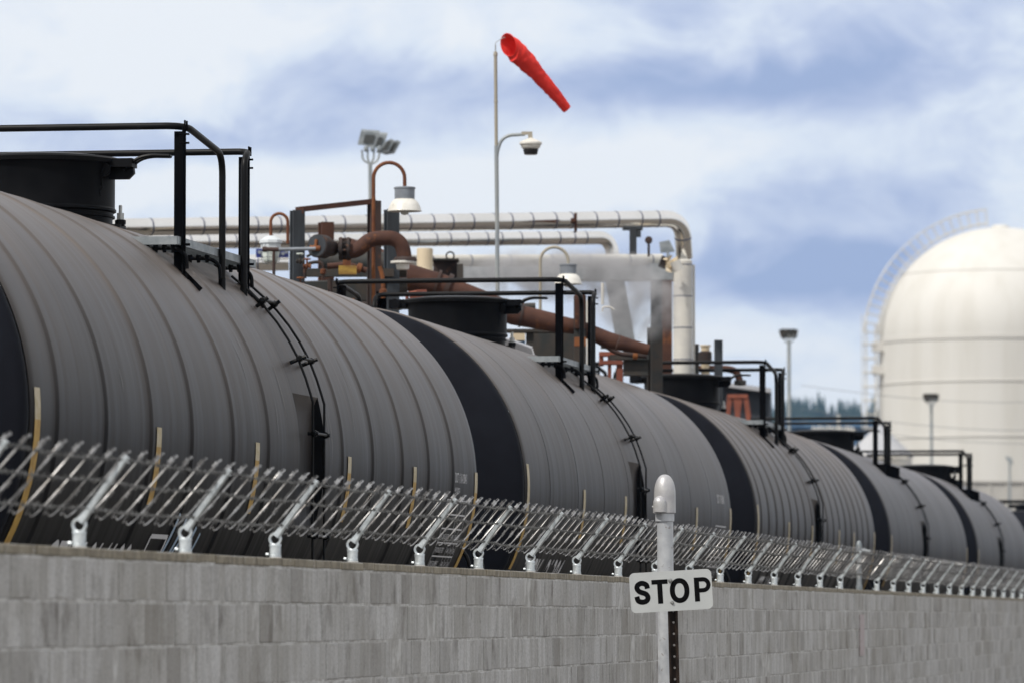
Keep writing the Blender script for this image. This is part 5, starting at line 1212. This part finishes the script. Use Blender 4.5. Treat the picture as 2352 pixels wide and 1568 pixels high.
# bund wall, cone-roof tank, low buildings
d = 262; rt_ = empty('bund_wall', tuple(gz(2200, 1150, d)), 'pale grey concrete wall in front of the foot of the white tank', 'wall')
mb = MB(); c = P(2330, 1107, d); mb.box((c.x, c.y, c.z/2), (460*d/F, .4, c.z), YAW); mb.build('wall_panel', M['conc'], rt_)
mb = MB(); mb.box((c.x, c.y, c.z+.03), (462*d/F, .6, .10), YAW)
for i in range(12): 
    q = c+RT*((i-5.5)*38*d/F)-FH*.22; mb.box((q.x, q.y, c.z/2), (.12, .06, c.z-.05), YAW)
mb.build('wall_coping', M['conc'], rt_)
d = 240; u = d/F; rt_ = empty('cone_roof_tank', tuple(gz(2010, 1050, d)), 'pale low tank with conical roof behind the fourth car', 'tank')
c = P(2020, 1045, d); mb = MB(); mb.lathe([(75*u,0),(75*u,c.z)], (c.x, c.y, 0), n=48); mb.build('tank_shell', M['clad'], rt_)
mb = MB(); mb.lathe([(77*u,-.1),(78*u,0),(40*u,36*u),(1*u,74*u)], c, n=48); mb.build('cone_roof', M['roofp'], rt_)
mb = MB()
for z in (-2, -8): mb.tube([c-RT*90*u-FH*80*u+Vector((0,0,z*u)), c+RT*60*u-FH*80*u+Vector((0,0,z*u))], .05, 6)
mb.build('side_pipe', M['clad'], rt_)
d = 330; rt_ = empty('blue_building', tuple(gz(1880, 990, d)), 'low building with blue roof in front of the wooded hill', 'building')
mb = MB(); c = P(1890, 985, d); mb.box((c.x, c.y, c.z/2), (220*d/F, 6, c.z), YAW); mb.build('building_wall', M['blue'], rt_)
mb = MB(); a, e = P(1780, 985, d), P(2000, 985, d); mb.prism([(0,0),(a-e).length and (220*d/F,0),(214*d/F,.45),(6*d/F,.45)] if False else [(0,0),(220*d/F,0),(214*d/F,.4),(6*d/F,.4)], 7, (a-FH*3.5, RT, Vector((0,0,1)), FH)); mb.build('building_roof', M['blue'], rt_)
# row of white insulators on a frame
d = 290; u = d/F; rt_ = empty('switchgear_frame', tuple(gz(1900, 990, d)), 'row of small white insulators above the fourth manway', 'switchgear')
mb = MB()
for i, x in enumerate(range(1868, 1962, 7)):
    mb.lathe([(1.6*u,-6*u),(2.6*u,-3*u),(1.4*u,0),(2.6*u,3*u),(1.0*u,6*u)], P(x, 984+2*math.sin(i*2.1), d), n=8)
for y in (958, 965, 972): mb.lathe([(3*u,-2*u),(4*u,0),(3*u,2*u)], P(1926, y, d), n=8)
mb.build('insulator', M['enamel'], rt_)['kind'] = 'stuff'
mb = MB(); a, e = P(1860, 994, d), P(1966, 994, d); mb.bar(a, e, .3, .25); c = P(1926, 950, d); mb.tube([Vector((c.x, c.y, 0)), c], .06, 8); mb.build('gantry', M['clad'], rt_)
# overhead cables crossing in front of the white tank
d = 170
for lb, y0, y1 in (('uppermost thin overhead cable crossing the white tank', 884, 888), ('middle thin overhead cable crossing the white tank', 938, 960), ('lowest thin overhead cable crossing the white tank', 966, 992)):
    a, c = P(1840, y0, d), P(2700, y1+6, d+12); mb = MB(); mb.tube([a+(c-a)*(i/24)-Vector((0,0,.5))*math.sin(math.pi*i/24) for i in range(25)], .008, 5)
    o = mb.build('overhead_cable', M['lampgrey'], None, org=a); tag(o, lb, 'cable', 'overhead cables')
for x, lb in ((1806,'wooden cable pole hidden behind the third car railing'),(2700,'cable pole outside the right edge')):
    pass

# ------------------------------------------------------------------ wooded hill
d = 3600; u = d/F
def ridge(x): return 932+22*noise.noise(Vector((x*.006, 1, 0)))+ (28 if x > 1985 else 0)*0 + max(0, (x-1935))*.22
mb = MB(); vs = []; n = 60; xs = [1400+i*22 for i in range(n)]
for i, x in enumerate(xs):
    y = ridge(x)+14
    for (py_, dd) in ((y, 250), (y+26, 60), (y+60, -60), (1420, -400)): vs.append(P(x, py_, d+dd))
mb.add(vs, [(i*4+j, (i+1)*4+j, (i+1)*4+j+1, i*4+j+1) for i in range(n-1) for j in range(3)])
h = mb.build('hill', M['treeb'], smooth=60); h['kind'] = 'structure'
mb = MB(); rg = random.Random(11)
def conifer(c, h, w):
    k = 7; base = len(mb.v)
    for t_ in range(k):
        z = h*(.10+.9*t_/k); r = w*(1-t_/k)**.8*rg.uniform(.75, 1.15)+.3; m_ = 7; ph = rg.uniform(0, 6)
        vs = [c+Vector((0,0,z+h/k*1.5))]+[c+Vector((math.cos(ph+q*2*math.pi/m_)*r*rg.uniform(.6,1.3), math.sin(ph+q*2*math.pi/m_)*r*rg.uniform(.6,1.3), z+rg.uniform(-.5,.3)*h/k)) for q in range(m_)]
        mb.add(vs, [(0, 1+q, 1+(q+1)%m_) for q in range(m_)])
for i in range(620):
    x = rg.uniform(1500, 2200); fr_ = rg.random(); y = ridge(x)+16+fr_*46; dd = 240*(1-fr_)
    c = P(x, y, d+dd); hh = rg.uniform(22, 46)*u*(1 if fr_ < .4 else .8); conifer(c, hh, hh*rg.uniform(.14, .22))
for x, hh in ((1880, 62), (1866, 48), (1893, 50), (1821, 50), (2006, 66), (1998, 44), (1850, 52), (1928,44), (1960,40)):
    c = P(x, ridge(x)+26, d+100); conifer(c, hh*u, hh*u*.17)
f = mb.build('forest', M['tree'], None, org=P(1850, 960, d), smooth=0); tag(f, 'far-off dark conifer wood along the hilltop, hazy blue', 'forest', None, 'stuff')

# ------------------------------------------------------------------ haze
mb = MB(); mb.box((0, 2500, 110), (9000, 6400, 222))
hz = mb.build('haze', vol_mat('haze_volume', .00006, (.32,.58,1.0), None, aniso=0), None, smooth=0); hz['kind'] = 'stuff'; hz['label'] = 'thin blue air haze over the whole place'
